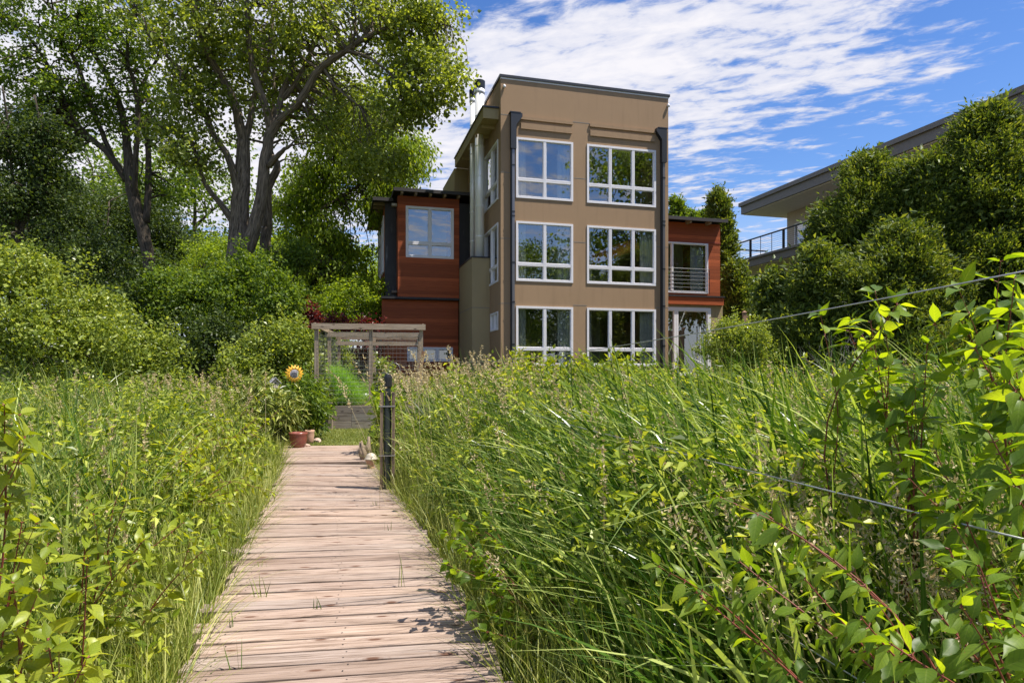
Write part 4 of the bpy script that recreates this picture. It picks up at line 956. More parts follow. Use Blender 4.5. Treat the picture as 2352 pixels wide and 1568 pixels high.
# pots and ornaments
def pot(name, label, p, r_, h, mat, soil=True, cat='pot'):
    root = empty(name, p, label=label, cat=cat)
    m = MB(); m.tube_z((0, 0, 0), [(r_ * .62, 0), (r_ * .86, h * .3), (r_ * 1.0, h * .62), (r_ * .98, h * .80), (r_ * 1.0, h * .82), (r_ * 1.06, h * .92), (r_ * 1.04, h), (r_ * .94, h), (r_ * .9, h * .86)], 28); m.build('bowl', M[mat], root, smooth=True)
    m = MB(); m.tube_z((0, 0, h * .80), [(r_ * .93, 0), (r_ * .93, .012)], 20); m.build('soil', M['soil'], root)
    return root
p_ = gp(685, 1030, .02); pot('plant_pot', 'round oxblood glazed pot at the far left end of the boardwalk', p_, .165, .31, 'pot_red')
p_ = gp(711, 1022, .02); pot('plant_pot', 'smaller pale terracotta pot leaning beside the oxblood pot', p_, .09, .30, 'terracotta')
m = MB()
def rock(name, label, p, r_, mat, seed):
    rg = np.random.default_rng(seed); k = 12; th = np.arange(k) / k * 6.283; V = []; 
    for i, ph in enumerate(np.linspace(-1.3, 1.35, 6)):
        for t in th: 
            q_ = r_ * (1 + .22 * math.sin(t * 2 + seed + ph) + .1 * math.sin(t * 5 + ph * 3)); V.append((q_ * math.cos(ph) * math.cos(t), q_ * .8 * math.cos(ph) * math.sin(t), r_ * .55 + r_ * .6 * math.sin(ph)))
    i = np.arange(5)[:, None] * k; j = np.arange(k)[None]; f = np.stack([i + j, i + (j + 1) % k, i + k + (j + 1) % k, i + k + j], -1).reshape(-1, 4)
    o = MB().add(V, [f, np.arange(k)[::-1][None], (60 + np.arange(k))[None]]).build(name, M[mat]); o.location = tuple(p); tag(o, label, 'rock', 'rocks around the pots'); return o
rock('rock', 'pinkish rock at the foot of the oxblood pot', gp(703, 1028, .02), .07, 'pinkstone', 1)
rock('rock', 'wide pale rock at the lawn corner, right of the pots', gp(728, 1018, .02), .10, 'pinkstone', 4)
rock('rock', 'small tan rock left of the oxblood pot', gp(658, 1026, .0), .07, 'terracotta', 6)
p_ = gp(852, 1074); root = empty('garden_lantern', p_, label='squat cream ceramic lantern with domed lid on the boardwalk edge', cat='lantern')
m = MB(); m.tube_z((0, 0, 0), [(.055, 0), (.06, .02), (.045, .035), (.07, .07), (.085, .115), (.085, .13)], 20); m.build('body', M['terracotta'], root, smooth=True)
m = MB(); m.tube_z((0, 0, .13), [(.10, 0), (.105, .015), (.085, .02), (.08, .05), (.055, .085), (.02, .10), (.0, .102)], 20); m.build('lid', M['cream'], root, smooth=True)
# driftwood and garden rod behind the lantern
m = MB(); rg_ = np.random.default_rng(8)
for i in range(6):
    a = W(852, 1015, 10.6) + np.array([rg_.uniform(-.12, .12), rg_.uniform(-.1, .1), 0]); a[2] = 0
    b_ = a + np.array([rg_.uniform(-.1, .1), rg_.uniform(-.1, .1), rg_.uniform(.25, .42)]); m.tube([a, (a + b_) / 2 + rg_.normal(size=3) * .02, b_], [.05, .04, .012], 7)
tag(m.build('driftwood', M['oldwood'], smooth=True), 'knobbly piece of driftwood standing behind the cream lantern', 'driftwood')
m = MB(); m.tube([Wl(838, 1026, 12.2), Wl(850, 985, 12.2), Wl(860, 968, 12.2)], .006, 5); tag(m.build('garden_rod', M['black']), 'thin dark rod leaning beside the lawn near the lantern', 'rod')
# sunflower ornament
c_ = W(676, 858, 12.9); sf = empty('sunflower_ornament', (c_[0], c_[1], gh(c_[0], c_[1])), R(28), label='yellow metal sunflower ornament on a stake above the pots', cat='ornament')
hz = c_[2] - float(gh(c_[0], c_[1]))
m = MB(); m.tube([(0, .03, -.1), (0, .03, hz)], .008, 6); m.build('stake', M['black'], sf)
for ring, (rr, n_, L_) in enumerate(((.08, 17, .11), (.07, 13, .085))):
    m = MB()
    for i in range(n_):
        a = i / n_ * 6.283 + ring * .2; d = np.array([math.cos(a), 0, math.sin(a)]); s_ = np.array([-math.sin(a), 0, math.cos(a)]); b0 = np.array([0, -.01 * ring, hz]) + d * rr
        V = [b0 - s_ * .012, b0 + d * L_ * .5 - s_ * .024 + np.array([0, -.012, 0]), b0 + d * L_ + np.array([0, .01, 0]), b0 + d * L_ * .5 + s_ * .024 + np.array([0, -.012, 0]), b0 + s_ * .012]
        V2 = [v + np.array([0, .004, 0]) for v in V]
        m.add(V + V2, [np.array([[0, 1, 2, 3, 4], [9, 8, 7, 6, 5]]), np.array([[i_, (i_ + 1) % 5, 5 + (i_ + 1) % 5, 5 + i_] for i_ in range(5)])])
    m.build('petal_ring', M['yellow'], sf)
m = MB(); k = 24; V = [(0, -.035, hz)] + [(math.cos(t) * .085, -.018, hz + math.sin(t) * .085) for t in np.arange(k) / k * 6.283] + [(math.cos(t) * .085, .0, hz + math.sin(t) * .085) for t in np.arange(k) / k * 6.283]
m.add(V, [np.array([[0, 1 + i, 1 + (i + 1) % k] for i in range(k)]), np.array([[1 + i, 1 + k + i, 1 + k + (i + 1) % k, 1 + (i + 1) % k] for i in range(k)])]); m.build('flower_centre', M['greypaint'], sf)
m = MB()
for i in range(-2, 3): m.tube([(i * .03, -.04, hz - .06), (i * .03, -.042, hz + .06)], .003, 4)
for i in range(-2, 3): m.tube([(-.06, -.04, hz + i * .03), (.06, -.042, hz + i * .03)], .003, 4)
m.build('centre_grid', M['black'], sf)
# birdhouse on a pole
c_ = W(630, 890, 12.8); gz = float(gh(c_[0], c_[1])); bh = empty('birdhouse', (c_[0], c_[1], gz), R(35), label='little pale birdhouse with grey metal roof on a pole left of the sunflower', cat='birdhouse'); h_ = c_[2] - gz
m = MB(); m.tube([(0, 0, -.1), (0, 0, h_)], .018, 8); m.build('pole', M['oldwood'], bh)
m = MB(); V = [(-.075, -.07, 0), (.075, -.07, 0), (.075, -.07, .11), (0, -.07, .185), (-.075, -.07, .11)]; V += [(a, .07, c) for a, b, c in V]
m.add([(a, b, c + h_) for a, b, c in V], [np.array([[0, 1, 2, 3, 4], [9, 8, 7, 6, 5]]), np.array([[i, 5 + i, 5 + (i + 1) % 5, (i + 1) % 5] for i in range(5)])]); m.build('box', M['cream'], bh)
m = MB(); m.bar((.0, -.10, h_ + .2), (0.0, .10, h_ + .2), .02, .02)
for s_ in (-1, 1): m.add([(0, -.1, h_ + .205), (0, .1, h_ + .205), (s_ * .115, .1, h_ + .092), (s_ * .115, -.1, h_ + .092), (0, -.1, h_ + .192), (0, .1, h_ + .192), (s_ * .108, .1, h_ + .082), (s_ * .108, -.1, h_ + .082)], np.array([[0, 1, 2, 3], [7, 6, 5, 4], [0, 3, 7, 4], [1, 5, 6, 2], [3, 2, 6, 7]]))
m.build('roof', M['greypaint'], bh)
m = MB(); m.box(-.11, .13, -.12, .10, h_ - .02, h_ - .002); m.build('platform', M['blackplastic'], bh)
m = MB(); m.tube([(0, -.0735, h_ + .085), (0, -.070, h_ + .085)], .02, 12); m.build('entrance_hole', M['black'], bh)
# bucket
c_ = W(858, 928, 16.0); bk = empty('bucket', (c_[0], c_[1], .62), label='black plastic pail upside down in the cage', cat='bucket')
m = MB(); m.tube_z((0, 0, 0), [(.135, 0), (.14, .02), (.115, .03), (.085, .27), (.09, .275), (.085, .285), (.0, .286)], 22); m.build('pail', M['blackplastic'], bk)
m = MB(); m.tube([(-.088, 0, .26), (-.07, 0, .36), (0, 0, .41), (.07, 0, .36), (.088, 0, .26)], .004, 5); m.build('handle', M['galv'], bk)
# plant hoops
for (xx, yy_, dd, lb) in ((882, 930, 16.3, 'lower wire plant hoop beside the black pail'), (905, 915, 17.0, 'taller wire plant hoop behind the iron pipe post')):
    c_ = W(xx, yy_, dd); m = MB(); hh = .85 if xx < 890 else 1.1
    m.tube([(c_[0] - .16, c_[1], .6), (c_[0] - .16, c_[1], .6 + hh - .2)] + [(c_[0] - .16 * math.cos(t), c_[1], .6 + hh - .2 + .2 * math.sin(t)) for t in np.linspace(.2, 2.94, 9)] + [(c_[0] + .16, c_[1], .6 + hh - .2), (c_[0] + .16, c_[1], .6)], .006, 5)
    tag(m.build('plant_hoop', M['galv'], smooth=True), lb, 'plant hoop', 'wire plant hoops in the cage')
# goose figure
c_ = W(833, 895, 17.5); gs = empty('goose_figure', (c_[0], c_[1], .63), R(200), label='small white goose garden figure behind the middle cage post', cat='garden figure')
m = MB(); p = smooth_path(np.array([[-.16, 0, .22, .01], [-.1, 0, .2, .06], [0, 0, .17, .085], [.09, 0, .2, .06], [.12, 0, .3, .028], [.115, 0, .38, .022], [.14, 0, .42, .03], [.17, 0, .415, .018]]), 4); m.tube(p[:, :3], p[:, 3], 12); m.build('body', M['white'], gs, smooth=True)
m = MB(); m.tube([(.165, 0, .415), (.215, 0, .405)], [.014, .004], 8); m.build('beak', M['orange'], gs)
m = MB(); m.tube_z((0, 0, 0), [(.09, 0), (.08, .06), (.05, .1)], 14); m.build('base', M['pot_red'], gs)
# wire fence along the right of the boardwalk
wf0 = W(966, 905, 13.0); wf = empty('wire_fence', (0, 0, 0), label='wire fence sagging across the reeds to a leaning timber post', cat='fence')
m = MB(); m.bar(W(955, 905, 13), W(973, 806, 13), .07, .05, up=(0, 1, 0)); m.build('leaning_post', M['fencewood'], wf)
def wire(a, b, sag, r_):
    t = np.linspace(0, 1, 40)[:, None]; p = a * (1 - t) + b * t; p[:, 2] -= (4 * sag * t * (1 - t))[:, 0]
    m = MB(); m.tube(p, r_, 6); m.build('wire', M['galv'], wf, smooth=True)
nearw = lambda y, d=1.75: W(2450, y, d)
wire(nearw(604), W(970, 822, 13), .16, .0028); wire(nearw(1262), W(962, 872, 13), .05, .0036); wire(W(2100, 1640, 1.9), W(958, 905, 13), .05, .003)
# brown fence on the right
fw_ = empty('wooden_fence', (W(1735, 760, 23)[0], 23, float(gh(W(1735, 760, 23)[0], 23))), R(10), label='short brown board fence with capped post between shrub and dark cedar', cat='fence')
gzf = fw_.location.z; tz = EYE + (850 - 722) / FX * 23 - gzf
m = MB()
for i in range(-3, 14): m.box(i * .145, i * .145 + .135, 0, .02, -.3, tz - .05)
m.build('board', M['fencewood'], fw_)
for a in (-.45, .02, 2.05):
    m = MB(); m.box(a - .06, a + .06, -.08, -.002, -.3, tz + .06); m.add([(a - .08, -.10, tz + .06), (a + .08, -.10, tz + .06), (a + .08, .02, tz + .06), (a - .08, .02, tz + .06), (a, -.04, tz + .14)], [np.array([[0, 1, 4], [1, 2, 4], [2, 3, 4], [3, 0, 4]]), np.array([[3, 2, 1, 0]])]); m.build('post', M['fencewood'], fw_)
# pale building glimpsed through the trees
c_ = W(672, 740, 42); fb = empty('distant_house', (c_[0], c_[1], float(gh(c_[0], c_[1]))), R(12), label='pale grey house glimpsed through the trees left of the cage', cat='house')
hz = c_[2] - float(gh(c_[0], c_[1])) + .5
m = MB(); m.box(-3, 3, 0, 4, 0, hz); m.build('wall', M['greypaint'], fb)
m = MB(); m.add([(-3.3, -.3, hz), (3.3, -.3, hz), (3.3, 4.3, hz), (-3.3, 4.3, hz), (-3.3, 2, hz + 1.4), (3.3, 2, hz + 1.4)], [np.array([[0, 1, 5, 4], [2, 3, 4, 5]]), np.array([[0, 4, 3], [1, 2, 5]])]); m.build('roof', M['greypaint'], fb)
# concrete slab edge in front of the tower
m = MB(); p = W(1160, 880, 18.5); m.box(p[0], p[0] + 1.6, p[1], p[1] + .5, .6, p[2] + .04); tag(m.build('concrete_block', M['concrete']), 'pale concrete block in the weeds before the tower', 'block')
# ------------------------------------------------------------------ grass, reeds and undergrowth (stuff)
def blades(mb, pos, L, Wd, lean, bend, az, rng, K=5, tw=.5, mi=0):
    n = len(pos); L = np.broadcast_to(L, (n,)); d = np.stack([np.cos(az), np.sin(az), np.zeros(n)], 1)
    fa = rng.normal(size=n) * (tw + .35); s0 = np.stack([np.cos(fa), np.sin(fa), np.zeros(n)], 1)
    t = np.linspace(0, 1, K + 1); V = np.zeros((n, K + 1, 2, 3)); at = np.zeros((n, K + 1, 2, 3)); r = rng.random(n)
    for i, tt in enumerate(t):
        hor = (lean * tt + bend * tt ** 2.6) * L; ver = L * (tt * np.sqrt(np.maximum(.1, 1 - (lean * .8) ** 2)) - .42 * bend * tt ** 3.4)
        c = pos + d * hor[:, None]; c[:, 2] += ver
        w_ = Wd * (1.0 if tt < .5 else max(0.02, 1 - ((tt - .5) / .5) ** 1.6)) * (.6 + .4 * min(1, tt * 4))
        V[:, i, 0] = c - s0 * np.reshape(w_, (-1, 1)); V[:, i, 1] = c + s0 * np.reshape(w_, (-1, 1)); at[:, i, :, 1] = tt; at[:, i, 0, 0] = -1; at[:, i, 1, 0] = 1
    at[..., 2] = r[:, None, None]; b = (np.arange(n) * (K + 1) * 2)[:, None]
    f = np.concatenate([b + np.array([[i * 2, i * 2 + 1, i * 2 + 3, i * 2 + 2]]) for i in range(K)])
    mb.add(V.reshape(-1, 3), f, at.reshape(-1, 3), mi)
def nz(X, Y, s=1.0): return np.sin(X * 1.7 * s + Y * .9 * s) * np.cos(Y * 1.3 * s - X * .6 * s) + .5 * np.sin(X * 4.1 * s + 1) * np.sin(Y * 3.3 * s)
def scatter(rng, n, side, y0, y1, smin=.02, near_pow=1.0, xlim=.95):
    """points beside the boardwalk inside a slightly widened view wedge"""
    Y = y0 + (y1 - y0) * rng.random(n) ** near_pow
    if side > 0: a = Rx(np.minimum(Y, 12.5)) + smin; b = xlim * Y + .8
    else: a = Lx(np.minimum(Y, 12.5)) - smin; b = -(xlim * Y + .8)
    X = a + (b - a) * rng.random(n); s = np.abs(X - a)
    return X, Y, s
def top_right(X, Y, s):
    cap = np.interp(Y, [1.0, 2, 3, 4.5, 6.5, 9, 14, 20], [.45, .80, 1.02, 1.25, 1.50, 1.52, 1.50, 1.5])
    cap = cap + .22 * sstep(1.5, 4.0, X) * sstep(2.3, 4.5, Y)
    edge = .50 + 1.0 * np.clip(s / .8, 0, 1) ** .8
    return np.minimum(cap, edge) + .14 * nz(X, Y) - .04
def top_left(X, Y, s):
    cap = np.interp(Y, [1.0, 2, 3.2, 5, 7, 10, 15], [.45, .70, .85, 1.02, 1.17, 1.30, 1.42])
    edge = .30 + .95 * np.clip(s / 1.3, 0, 1) ** .8
    return np.minimum(cap, edge) + .15 * nz(X, Y + 3)
rg = np.random.default_rng(42)
def top_reed(X, Y, s):
    cap = np.interp(Y, [1.0, 2, 3, 4.5, 6.5, 9, 14], [.5, .92, 1.22, 1.50, 1.68, 1.72, 1.68]) + .34 * sstep(1.3, 3.8, X) * sstep(2.3, 4.0, Y)
    return np.minimum(cap, .6 + 1.1 * np.clip(s / 1.4, 0, 1)) + .12 * nz(X, Y, .7)
def field(side, name, matn, dens, topf, y0, y1, frac=(.45, 1.05), wd=(.003, .006), lean=(.0, .35), bend=(.0, .6), azc=math.pi, azs=.9, npow=1.0, K=5, smin=.03, near_w=1.0, over=0):
    X, Y, s = scatter(rg, dens, side, y0, y1, smin, npow)
    g0 = gh(X, Y); T = topf(X, Y, s) + over; keep = (T - g0) > .15; X, Y, s, g0, T = X[keep], Y[keep], s[keep], g0[keep], T[keep]
    ok = ~((X < -1.55) & (X > -4.6) & (Y > 12.0) & (Y < 16))
    ok &= ~((Y > 22.0) & (X > -5))
    X, Y, s, g0, T = X[ok], Y[ok], s[ok], g0[ok], T[ok]
    n = len(X); L = (T - g0) * rg.uniform(*frac, n)
    mb = MB(); ln = rg.uniform(*lean, n); bd = rg.uniform(*bend, n)
    az = azc + rg.normal(size=n) * azs
    # keep edge blades from crossing the boards much
    pos = np.stack([X, Y, g0 - .03], 1)
    ln = np.where(s < .35, ln * .5, ln); bd = np.where(s < .35, bd * .5, bd)
    blades(mb, pos, L / np.sqrt(1 - (.6 * ln) ** 2), rg.uniform(*wd, n) * near_w, ln, bd, az, rg, K)
    o = mb.build(name, M[matn], smooth=True); tag(o, kind='stuff'); return o
tag(field(1, 'meadow_grass', 'grass', 9000, top_right, 1.3, 9, (.3, .9), (.002, .0045), npow=1.25), 'fine tangled meadow grass right of the boardwalk', 'grass')
tag(field(1, 'meadow_grass', 'grass', 10000, top_right, 7, 21, (.4, 1.15), (.003, .008), K=4), 'meadow grass in the field before the tower', 'grass')
tag(field(-1, 'meadow_grass', 'grass', 22000, top_left, 1.6, 9, (.35, 1.12), (.002, .0045), npow=1.2), 'fine meadow grass left of the boardwalk', 'grass')
tag(field(-1, 'meadow_grass', 'grass', 22000, top_left, 7, 19, (.4, 1.22), (.003, .007), K=4), 'meadow grass in the field before the left shrubs', 'grass')
tag(field(1, 'reeds', 'reed', 9500, top_reed, 2.0, 12.5, (.6, 1.14), (.008, .017), (.0, .20), (.0, .75), math.pi + .2, .5, 1.0, 9, .30), 'broad strappy reeds leaning left, right of the boardwalk', 'reeds')
tag(field(-1, 'reeds', 'reed', 4600, top_left, 2.8, 12, (.7, 1.3), (.005, .010), (.0, .3), (.0, .6), math.pi, 1.5, 1.0, 8, .4, over=.1), 'scattered strappy reeds left of the boardwalk', 'reeds')
tag(field(1, 'reeds', 'reed', 1000, top_reed, 3.4, 11, (.98, 1.15), (.007, .014), (.0, .28), (.2, 1.1), math.pi + .1, .7, 1.0, 10, .8, over=.24), 'tallest arching reeds rising before the windows', 'reeds')
# edge grass against the boards
def edging(side, n, name, label):
    Y = rg.uniform(1.8, 12.4, n); e = (Rx(Y) + np.abs(rg.normal(size=n)) * .12 + .01) if side > 0 else (Lx(Y) - np.abs(rg.normal(size=n)) * .12 - .01)
    mb = MB(); az = (0 if side > 0 else math.pi) + rg.normal(size=n) * 1.5
    blades(mb, np.stack([e, Y, np.full(n, -.32)], 1), rg.uniform(.35, .75, n), rg.uniform(.0018, .0035, n), rg.uniform(0, .25, n), rg.uniform(0, .8, n), az, rg, 6)
    tag(mb.build(name, M['grass'], smooth=True), label, 'grass', kind='stuff')
edging(1, 6500, 'edge_grass', 'fine grass crowding the right edge of the boards'); edging(-1, 6500, 'edge_grass', 'fine grass crowding the left edge of the boards')
# leafy undergrowth
def under(side, n, topf, y0, y1, L, matn, label, npow=1.0, smin=.1, lo=.35, asp=.32, droop=.3):
    X, Y, s = scatter(rg, n, side, y0, y1, smin, npow); g0 = gh(X, Y); T = topf(X, Y, s)
    ok = ~((X < -1.5) & (X > -4.7) & (Y > 12.0) & (Y < 16.2)) & ((T - g0) > .2) & ~((Y > 22.0) & (X > -5))
    ok &= rg.random(len(X)) < np.clip(.55 + .75 * nz(X + 2, Y, 1.3), .06, 1)
    X, Y, g0, T = X[ok], Y[ok], g0[ok], T[ok]; n = len(X)
    z_ = g0 + (T - g0) * rg.uniform(lo, 1.0, n) ** .7
    k = 7; pos = np.repeat(np.stack([X, Y, z_], 1), k, 0) + rg.normal(size=(n * k, 3)) * L * .55
    d = rg.normal(size=(n * k, 3)) * np.array([1, 1, .5]); d[:, 2] -= droop * .5
    nm = unit(rg.normal(size=(n * k, 3)) * .5 + np.array([.1, -.1, .9])); Ls = L * rg.uniform(.55, 1.2, n * k)
    mb = MB(); leaves(mb, pos, d, nm, Ls, Ls * asp * .7, rg, curl=.4)
    tag(mb.build('undergrowth', M[matn]), label, 'undergrowth', kind='stuff')
under(1, 3000, top_right, 2.2, 9, .085, 'leaf_under', 'low leafy undergrowth between the reeds on the right')
under(1, 7500, top_right, 7.5, 21, .095, 'leaf_under', 'pale leafy undergrowth before the tower')
under(-1, 2600, top_left, 2.4, 9, .075, 'leaf_under', 'low leafy undergrowth on the left')
under(-1, 5500, top_left, 7.5, 18, .09, 'leaf_under', 'leafy undergrowth before the left shrubs')
# seed heads
def seedheads(n, side, y0, y1, h0, h1, label, smin=.3, spread=.05, tall=.25, xw=None):
    X, Y, s = scatter(rg, n, side, y0, y1, smin)
    if xw: X = rg.uniform(xw[0], xw[1], n)
    ok = ~((X < -1.5) & (X > -4.7) & (Y > 12.0) & (Y < 16.2)); X, Y, s = X[ok], Y[ok], s[ok]; n = len(X)
    g0 = gh(X, Y); T = (top_right if side > 0 else top_left)(X, Y, s) + rg.uniform(h0, h1, n)
    T = np.minimum(T, np.interp(Y, [1.5, 3, 5], [.95, 1.2, 5]))
    mb = MB(); az = math.pi + rg.normal(size=n) * 1.2; L = np.maximum(T - g0, .3); ln = rg.uniform(.0, .3, n); bd = rg.uniform(0, .3, n)
    pos = np.stack([X, Y, g0], 1); blades(mb, pos, L, np.full(n, .0022), ln, bd, az, rg, 6, tw=1.5)
    d = np.stack([np.cos(az), np.sin(az), np.zeros(n)], 1)
    k = 34; tt = rg.uniform(.80, 1.0, (n, k)); hor = (ln[:, None] * tt + bd[:, None] * tt ** 2.6) * L[:, None]; ver = L[:, None] * (tt * np.sqrt(1 - (ln[:, None] * .8) ** 2) - .42 * bd[:, None] * tt ** 3.4)
    c = pos[:, None] + d[:, None] * hor[..., None]; c[..., 2] += ver
    sp = (spread * (1.15 - (tt - .8) / .2))[..., None] * rg.uniform(.2, 1, n)[:, None, None]
    c = c + rg.normal(size=c.shape) * sp * .5
    c = c.reshape(-1, 3); leaves(mb, c, rg.normal(size=c.shape) + np.array([0, 0, .8]), unit(rg.normal(size=c.shape)), .020 + .0015 * c[:, 1], .0040 + .0006 * c[:, 1], rg)
    tag(mb.build('seed_heads', M['straw']), label, 'grass heads', kind='stuff')
seedheads(170, 1, 7, 12.5, .0, .45, 'tan seed heads standing above the grass by the post', xw=(-1.6, .6), spread=.02)
seedheads(260, 1, 2.6, 12, -.05, .2, 'straw coloured panicles among the reeds', spread=.07)
seedheads(110, 1, 2.2, 5, -.15, .05, 'loose straw panicles low in the right foreground', spread=.11, xw=(.9, 3.2))
seedheads(90, 1, 1.9, 3.1, .0, .12, 'large drooping straw panicles at the bottom right corner', spread=.10, xw=(1.1, 2.4))
seedheads(230, -1, 3, 13, -.1, .2, 'tan seed heads scattered through the left field', spread=.035)
seedheads(60, -1, 9.5, 12.2, .1, .3, 'reddish dry grass heads left of the birdhouse', xw=(-6.5, -4.2), spread=.04)
# lawn
def lawn():
    n = 26000; Y = rg.uniform(12.5, 15.35, n); X = rg.uniform(-4.7, -1.3, n); mb = MB()
    blades(mb, np.stack([X, Y, gh(X, Y)], 1), rg.uniform(.03, .075, n), .004, rg.uniform(0, .5, n), rg.uniform(0, .4, n), rg.uniform(0, 6.28, n), rg, 2)
    tag(mb.build('lawn_grass', M['lawn']), 'short mown lawn grass at the end of the boardwalk', 'lawn', kind='stuff')
lawn()
# grass tufts coming up between the boards
TU = [((545, 1535), 3, .26, 'tall two-bladed tuft sprouting near the bottom left of the boards'), ((597, 1370), 7, .20, 'dense yellow-green tuft on the left of the boards'), ((727, 1398), 4, .14, 'short spread tuft in the middle of the boards'), ((530, 1438), 4, .13, 'small slanting tuft at the left board ends'),
      ((912, 1345), 3, .30, 'tallest tuft, on the right beside the plant shadow'), ((596 * 0 + 962 * 0 + 898, 1218), 4, .13, 'dry stubby tuft on the right part of the boards'), ((548 * 0 + 605, 1300), 3, .10, 'tiny tuft by the left edge half way along'), ((760, 1034), 4, .10, 'tuft at the far end, near the middle'), ((700, 1040), 3, .08, 'tuft at the far end, near the pot'), ((868, 1160), 3, .10, 'small tuft below the lantern')]
for (p2, nb_, h_, lb) in TU:
    p = gp(*p2); r2 = np.random.default_rng(int(p2[0])); q_ = np.stack([r2.normal(size=nb_) * .022, r2.normal(size=nb_) * .006, np.full(nb_, -.03)], 1); m = MB()
    blades(m, q_, h_ * r2.uniform(.6, 1.1, nb_), .0028, r2.uniform(0, .3, nb_), r2.uniform(0, .1, nb_), r2.uniform(0, 6.28, nb_), r2, 4)
    o = m.build('grass_tuft', M['reed']); o.location = tuple(p); tag(o, lb, 'grass tuft', 'grass tufts growing between the boards')
# ------------------------------------------------------------------ foreground dogwoods (big leaves, red stems)
def dogwood(label, base, tips, L, seed, leaf='leaf_dogwood', sub=2, asp=.215, sr=.0055, sp=.09):
    """base and tips are points in metres; arching red stems carry opposite pairs of leaves"""
    r2 = np.random.default_rng(seed); base = np.array(base, float); root = empty('dogwood_shrub', base, label=label, cat='shrub', group='red-stemmed dogwoods in the foreground')
    sm = MB(); P = []; D = []; N = []; Ls = []
    def stem(a, b, r_, depth, arch=.12):
        a = np.array(a, float); b = np.array(b, float); L_ = np.linalg.norm(b - a)
        mid = (a + b) / 2 + np.array([0, 0, arch * L_]) + r2.normal(size=3) * .05 * L_
        p = smooth_path(np.array([[*a, r_], [*mid, r_ * .7], [*b, r_ * .3]]), 6); sm.tube(p[:, :3] - base, p[:, 3], 6, cap=False)
        xyz = p[:, :3]; n = max(2, int(L_ * .62 / (L * .62)))
        for i in range(n + 1):
            t = 1 - .62 * i / max(n, 1) if depth == 0 else 1 - .8 * i / max(n, 1)
            k = min(int(t * (len(xyz) - 1)), len(xyz) - 2); c = xyz[k] + (xyz[k + 1] - xyz[k]) * (t * (len(xyz) - 1) - k); ax = unit(xyz[k + 1] - xyz[k])
            ph = r2.uniform(0, 3.14); s1 = unit(np.cross(ax, [0, 0, 1]) + r2.normal(size=3) * .2); s2 = np.cross(ax, s1)
            o_ = math.cos(ph) * s1 + math.sin(ph) * s2
            sides = ((1, o_), (-1, o_)) if i > 0 else ((1, o_), (-1, o_), (1, s2), (-1, s2))
            for sg, oo in sides:
                d = unit(ax * (.75 if i else 1.1) + sg * oo * 1.0 + np.array([0, 0, -.3 - .5 * r2.random()]))
                sz = L * r2.uniform(.5, 1.2) * (.75 if i == 0 else 1); pe = c + d * sz * .12
                sm.tube([c - base, pe - base], .0018, 4, cap=False)
                P.append(pe); D.append(d + np.array([0, 0, -.1])); N.append(unit(np.array([0.05, -.1, 1.0]) + r2.normal(size=3) * .38)); Ls.append(sz)
        if depth < 1:
            for j in range(sub):
                t = .35 + .5 * (j + r2.random()) / sub; k = int(t * (len(xyz) - 1)); c = xyz[k]
                e = c + (b - a) * (1 - t) * .7 + r2.normal(size=3) * np.array([sp, sp, sp * .6]); stem(c, e, r_ * .5, depth + 1, .05)
    for tp in tips: stem(base + r2.normal(size=3) * np.array([.04, .04, 0]), tp, sr, 0)
    sm.build('stem', M['red_stem'], root, smooth=True)
    lm = MB(); P = np.array(P) - base; Ls = np.array(Ls); leaves(lm, P, np.array(D), np.array(N), Ls, Ls * asp, r2, hi=True, curl=.6, fold=.12); lm.build('foliage', M[leaf], root, smooth=True)
    return root
def tips(L_): return [W(*t) for t in L_]
dogwood('tall dogwood reaching highest at the right edge', (2.25, 2.35, -.3), tips([(2330, 640, 2.4), (2290, 690, 2.7), (2240, 800, 2.3), (2380, 740, 2.2), (2320, 880, 2.0), (2200, 720, 2.6), (2350, 800, 2.3)]), .13, 1, sub=2)
dogwood('dogwood with leaf tips in front of the wire, left of the tallest dogwood', (1.75, 2.85, -.3), tips([(2060, 700, 2.7), (2000, 740, 2.9), (2130, 790, 2.6), (1990, 850, 2.9), (2080, 940, 2.6), (2100, 860, 2.8), (1950, 760, 3.0)]), .13, 2, sub=1)
dogwood('dogwood spreading at middle height against the right edge', (1.95, 1.95, -.3), tips([(2270, 990, 2.0), (2150, 1040, 2.1), (2330, 1120, 1.8), (2090, 1100, 2.2), (2200, 1150, 2.0)]), .12, 3, sub=1)
dogwood('low dogwood with a bare red stem at the bottom of the picture', (1.55, 1.55, -.3), tips([(1700, 1290, 1.9), (1760, 1180, 2.1), (1850, 1330, 1.75), (1980, 1420, 1.6), (1600, 1360, 1.95)]), .085, 4, sub=1)
dogwood('low dogwood in the bottom right corner', (1.65, 1.45, -.3), tips([(2150, 1400, 1.55), (2250, 1300, 1.6), (2330, 1440, 1.5), (2050, 1480, 1.5), (2180, 1260, 1.75)]), .085, 5, sub=1)
dogwood('small dogwood standing in the reeds right of centre', (1.35, 3.6, -.3), tips([(1640, 1100, 3.6), (1560, 1150, 3.5), (1760, 1090, 3.5), (1700, 1190, 3.3), (1860, 1010, 3.6)]), .09, 6, sub=1)
dogwood('dogwood with heart-shaped leaves hanging over the board edge', (.50, 3.55, -.3), tips([(1058, 1250, 4.0), (1040, 1310, 3.8), (1100, 1290, 3.8), (1130, 1360, 3.6), (1085, 1400, 3.6), (1070, 1210, 4.3), (1150, 1330, 3.8), (1120, 1450, 3.3)]), .085, 7, sub=2, asp=.36)
dogwood('yellowish dogwood among the reeds before the patio door', (4.6, 8.6, -.3), tips([(1850, 820, 8.2), (1950, 840, 8), (1900, 870, 7.7), (2050, 880, 7.4), (1750, 850, 8.6), (2150, 850, 7.8)]), .11, 8, 'leaf_dogwood_left', sub=3, sp=.35)
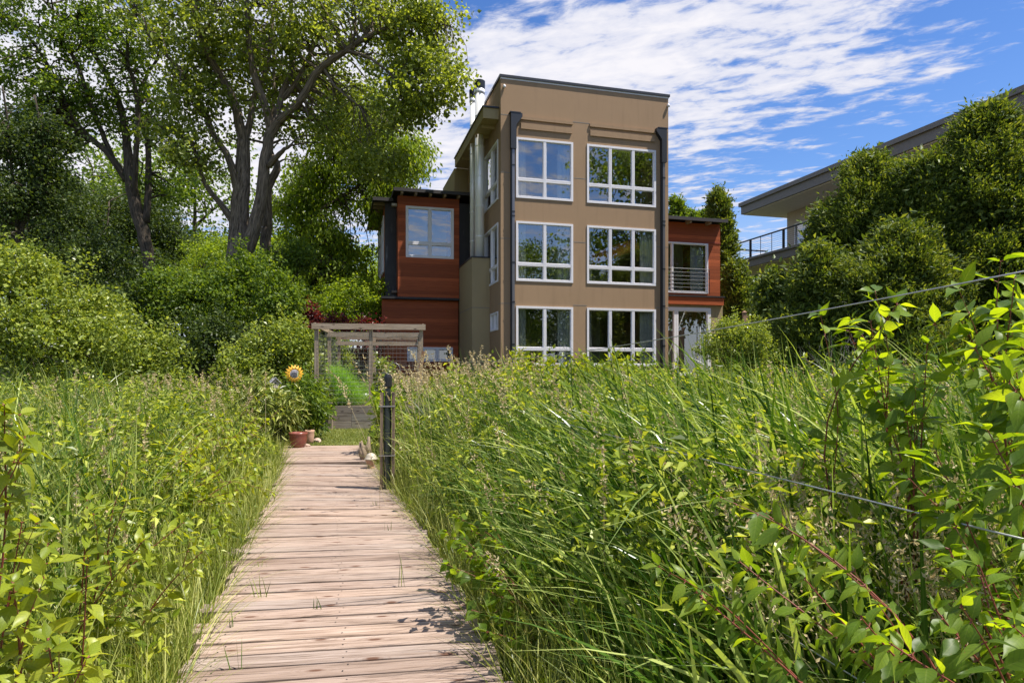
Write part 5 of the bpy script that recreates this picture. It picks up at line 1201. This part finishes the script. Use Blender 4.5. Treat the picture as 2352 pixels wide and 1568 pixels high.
dogwood('dogwood branch entering at the upper left edge of the foreground', (-1.95, 2.1, -.3), tips([(10, 930, 2.1), (40, 1040, 2.1), (-20, 980, 2.1)]), .11, 9, 'leaf_dogwood_left', sub=1, sp=.05)
dogwood('yellow-green dogwood fan in the middle of the left foreground', (-2.1, 3.1, -.3), tips([(290, 1150, 3.0), (420, 1200, 3.1), (330, 1240, 2.9), (200, 1150, 2.9), (470, 1260, 3.2)]), .09, 10, 'leaf_dogwood_left', sub=2, sp=.10)
dogwood('big-leaved dogwood left foreground, below the branch at the edge', (-1.75, 2.2, -.3), tips([(110, 1250, 2.1), (50, 1200, 2.1), (200, 1300, 2.1), (30, 1340, 2.0)]), .10, 11, 'leaf_dogwood_left', sub=1, sp=.08)
dogwood('low dogwood in the bottom left corner', (-1.5, 1.85, -.3), tips([(110, 1470, 1.8), (200, 1510, 1.8), (40, 1550, 1.75)]), .09, 12, 'leaf_dogwood_left', sub=1, sp=.06)
dogwood('dogwood beside the boards half way along the left', (-3.4, 5.6, -.3), tips([(500, 1090, 5.3), (430, 1060, 5.5), (560, 1120, 5.4), (380, 1010, 5.7), (470, 1000, 6.0), (540, 1050, 5.8)]), .10, 13, 'leaf_dogwood_left', sub=3, sp=.25)
dogwood('farther dogwood clump near the far left board edge', (-4.3, 7.6, -.3), tips([(560, 1000, 7.2), (500, 960, 7.6), (610, 1010, 7.8), (420, 960, 7.4), (590, 960, 8.2)]), .10, 14, 'leaf_dogwood_left', sub=3, sp=.3)
# bare twig plant before the cedars
m = MB(); r2 = np.random.default_rng(77); b0 = W(2110 * 0 + 1905, 850, 11)
b0[2] = float(gh(b0[0], b0[1]))
tw_ = empty('bare_twigs', b0, label='leafless pale twigs standing before the dark foot of the cedars', cat='plant')
def twg(a, d, L_, r_, k):
    b = a + d * L_; m.tube([a, (a + b) / 2 + r2.normal(size=3) * .02, b], [r_, r_ * .8, r_ * .5], 5, cap=False)
    if k > 0:
        for _ in range(2): twg(b, unit(d + r2.normal(size=3) * .28), L_ * r2.uniform(.5, .75), r_ * .6, k - 1)
for i in range(4): twg(np.array([r2.uniform(-.5, .5), 0, 0.]), unit(np.array([r2.uniform(-.15, .15), 0, 1.])), 1.0, .008, 4)
m.build('twigs', M['twig'], tw_)
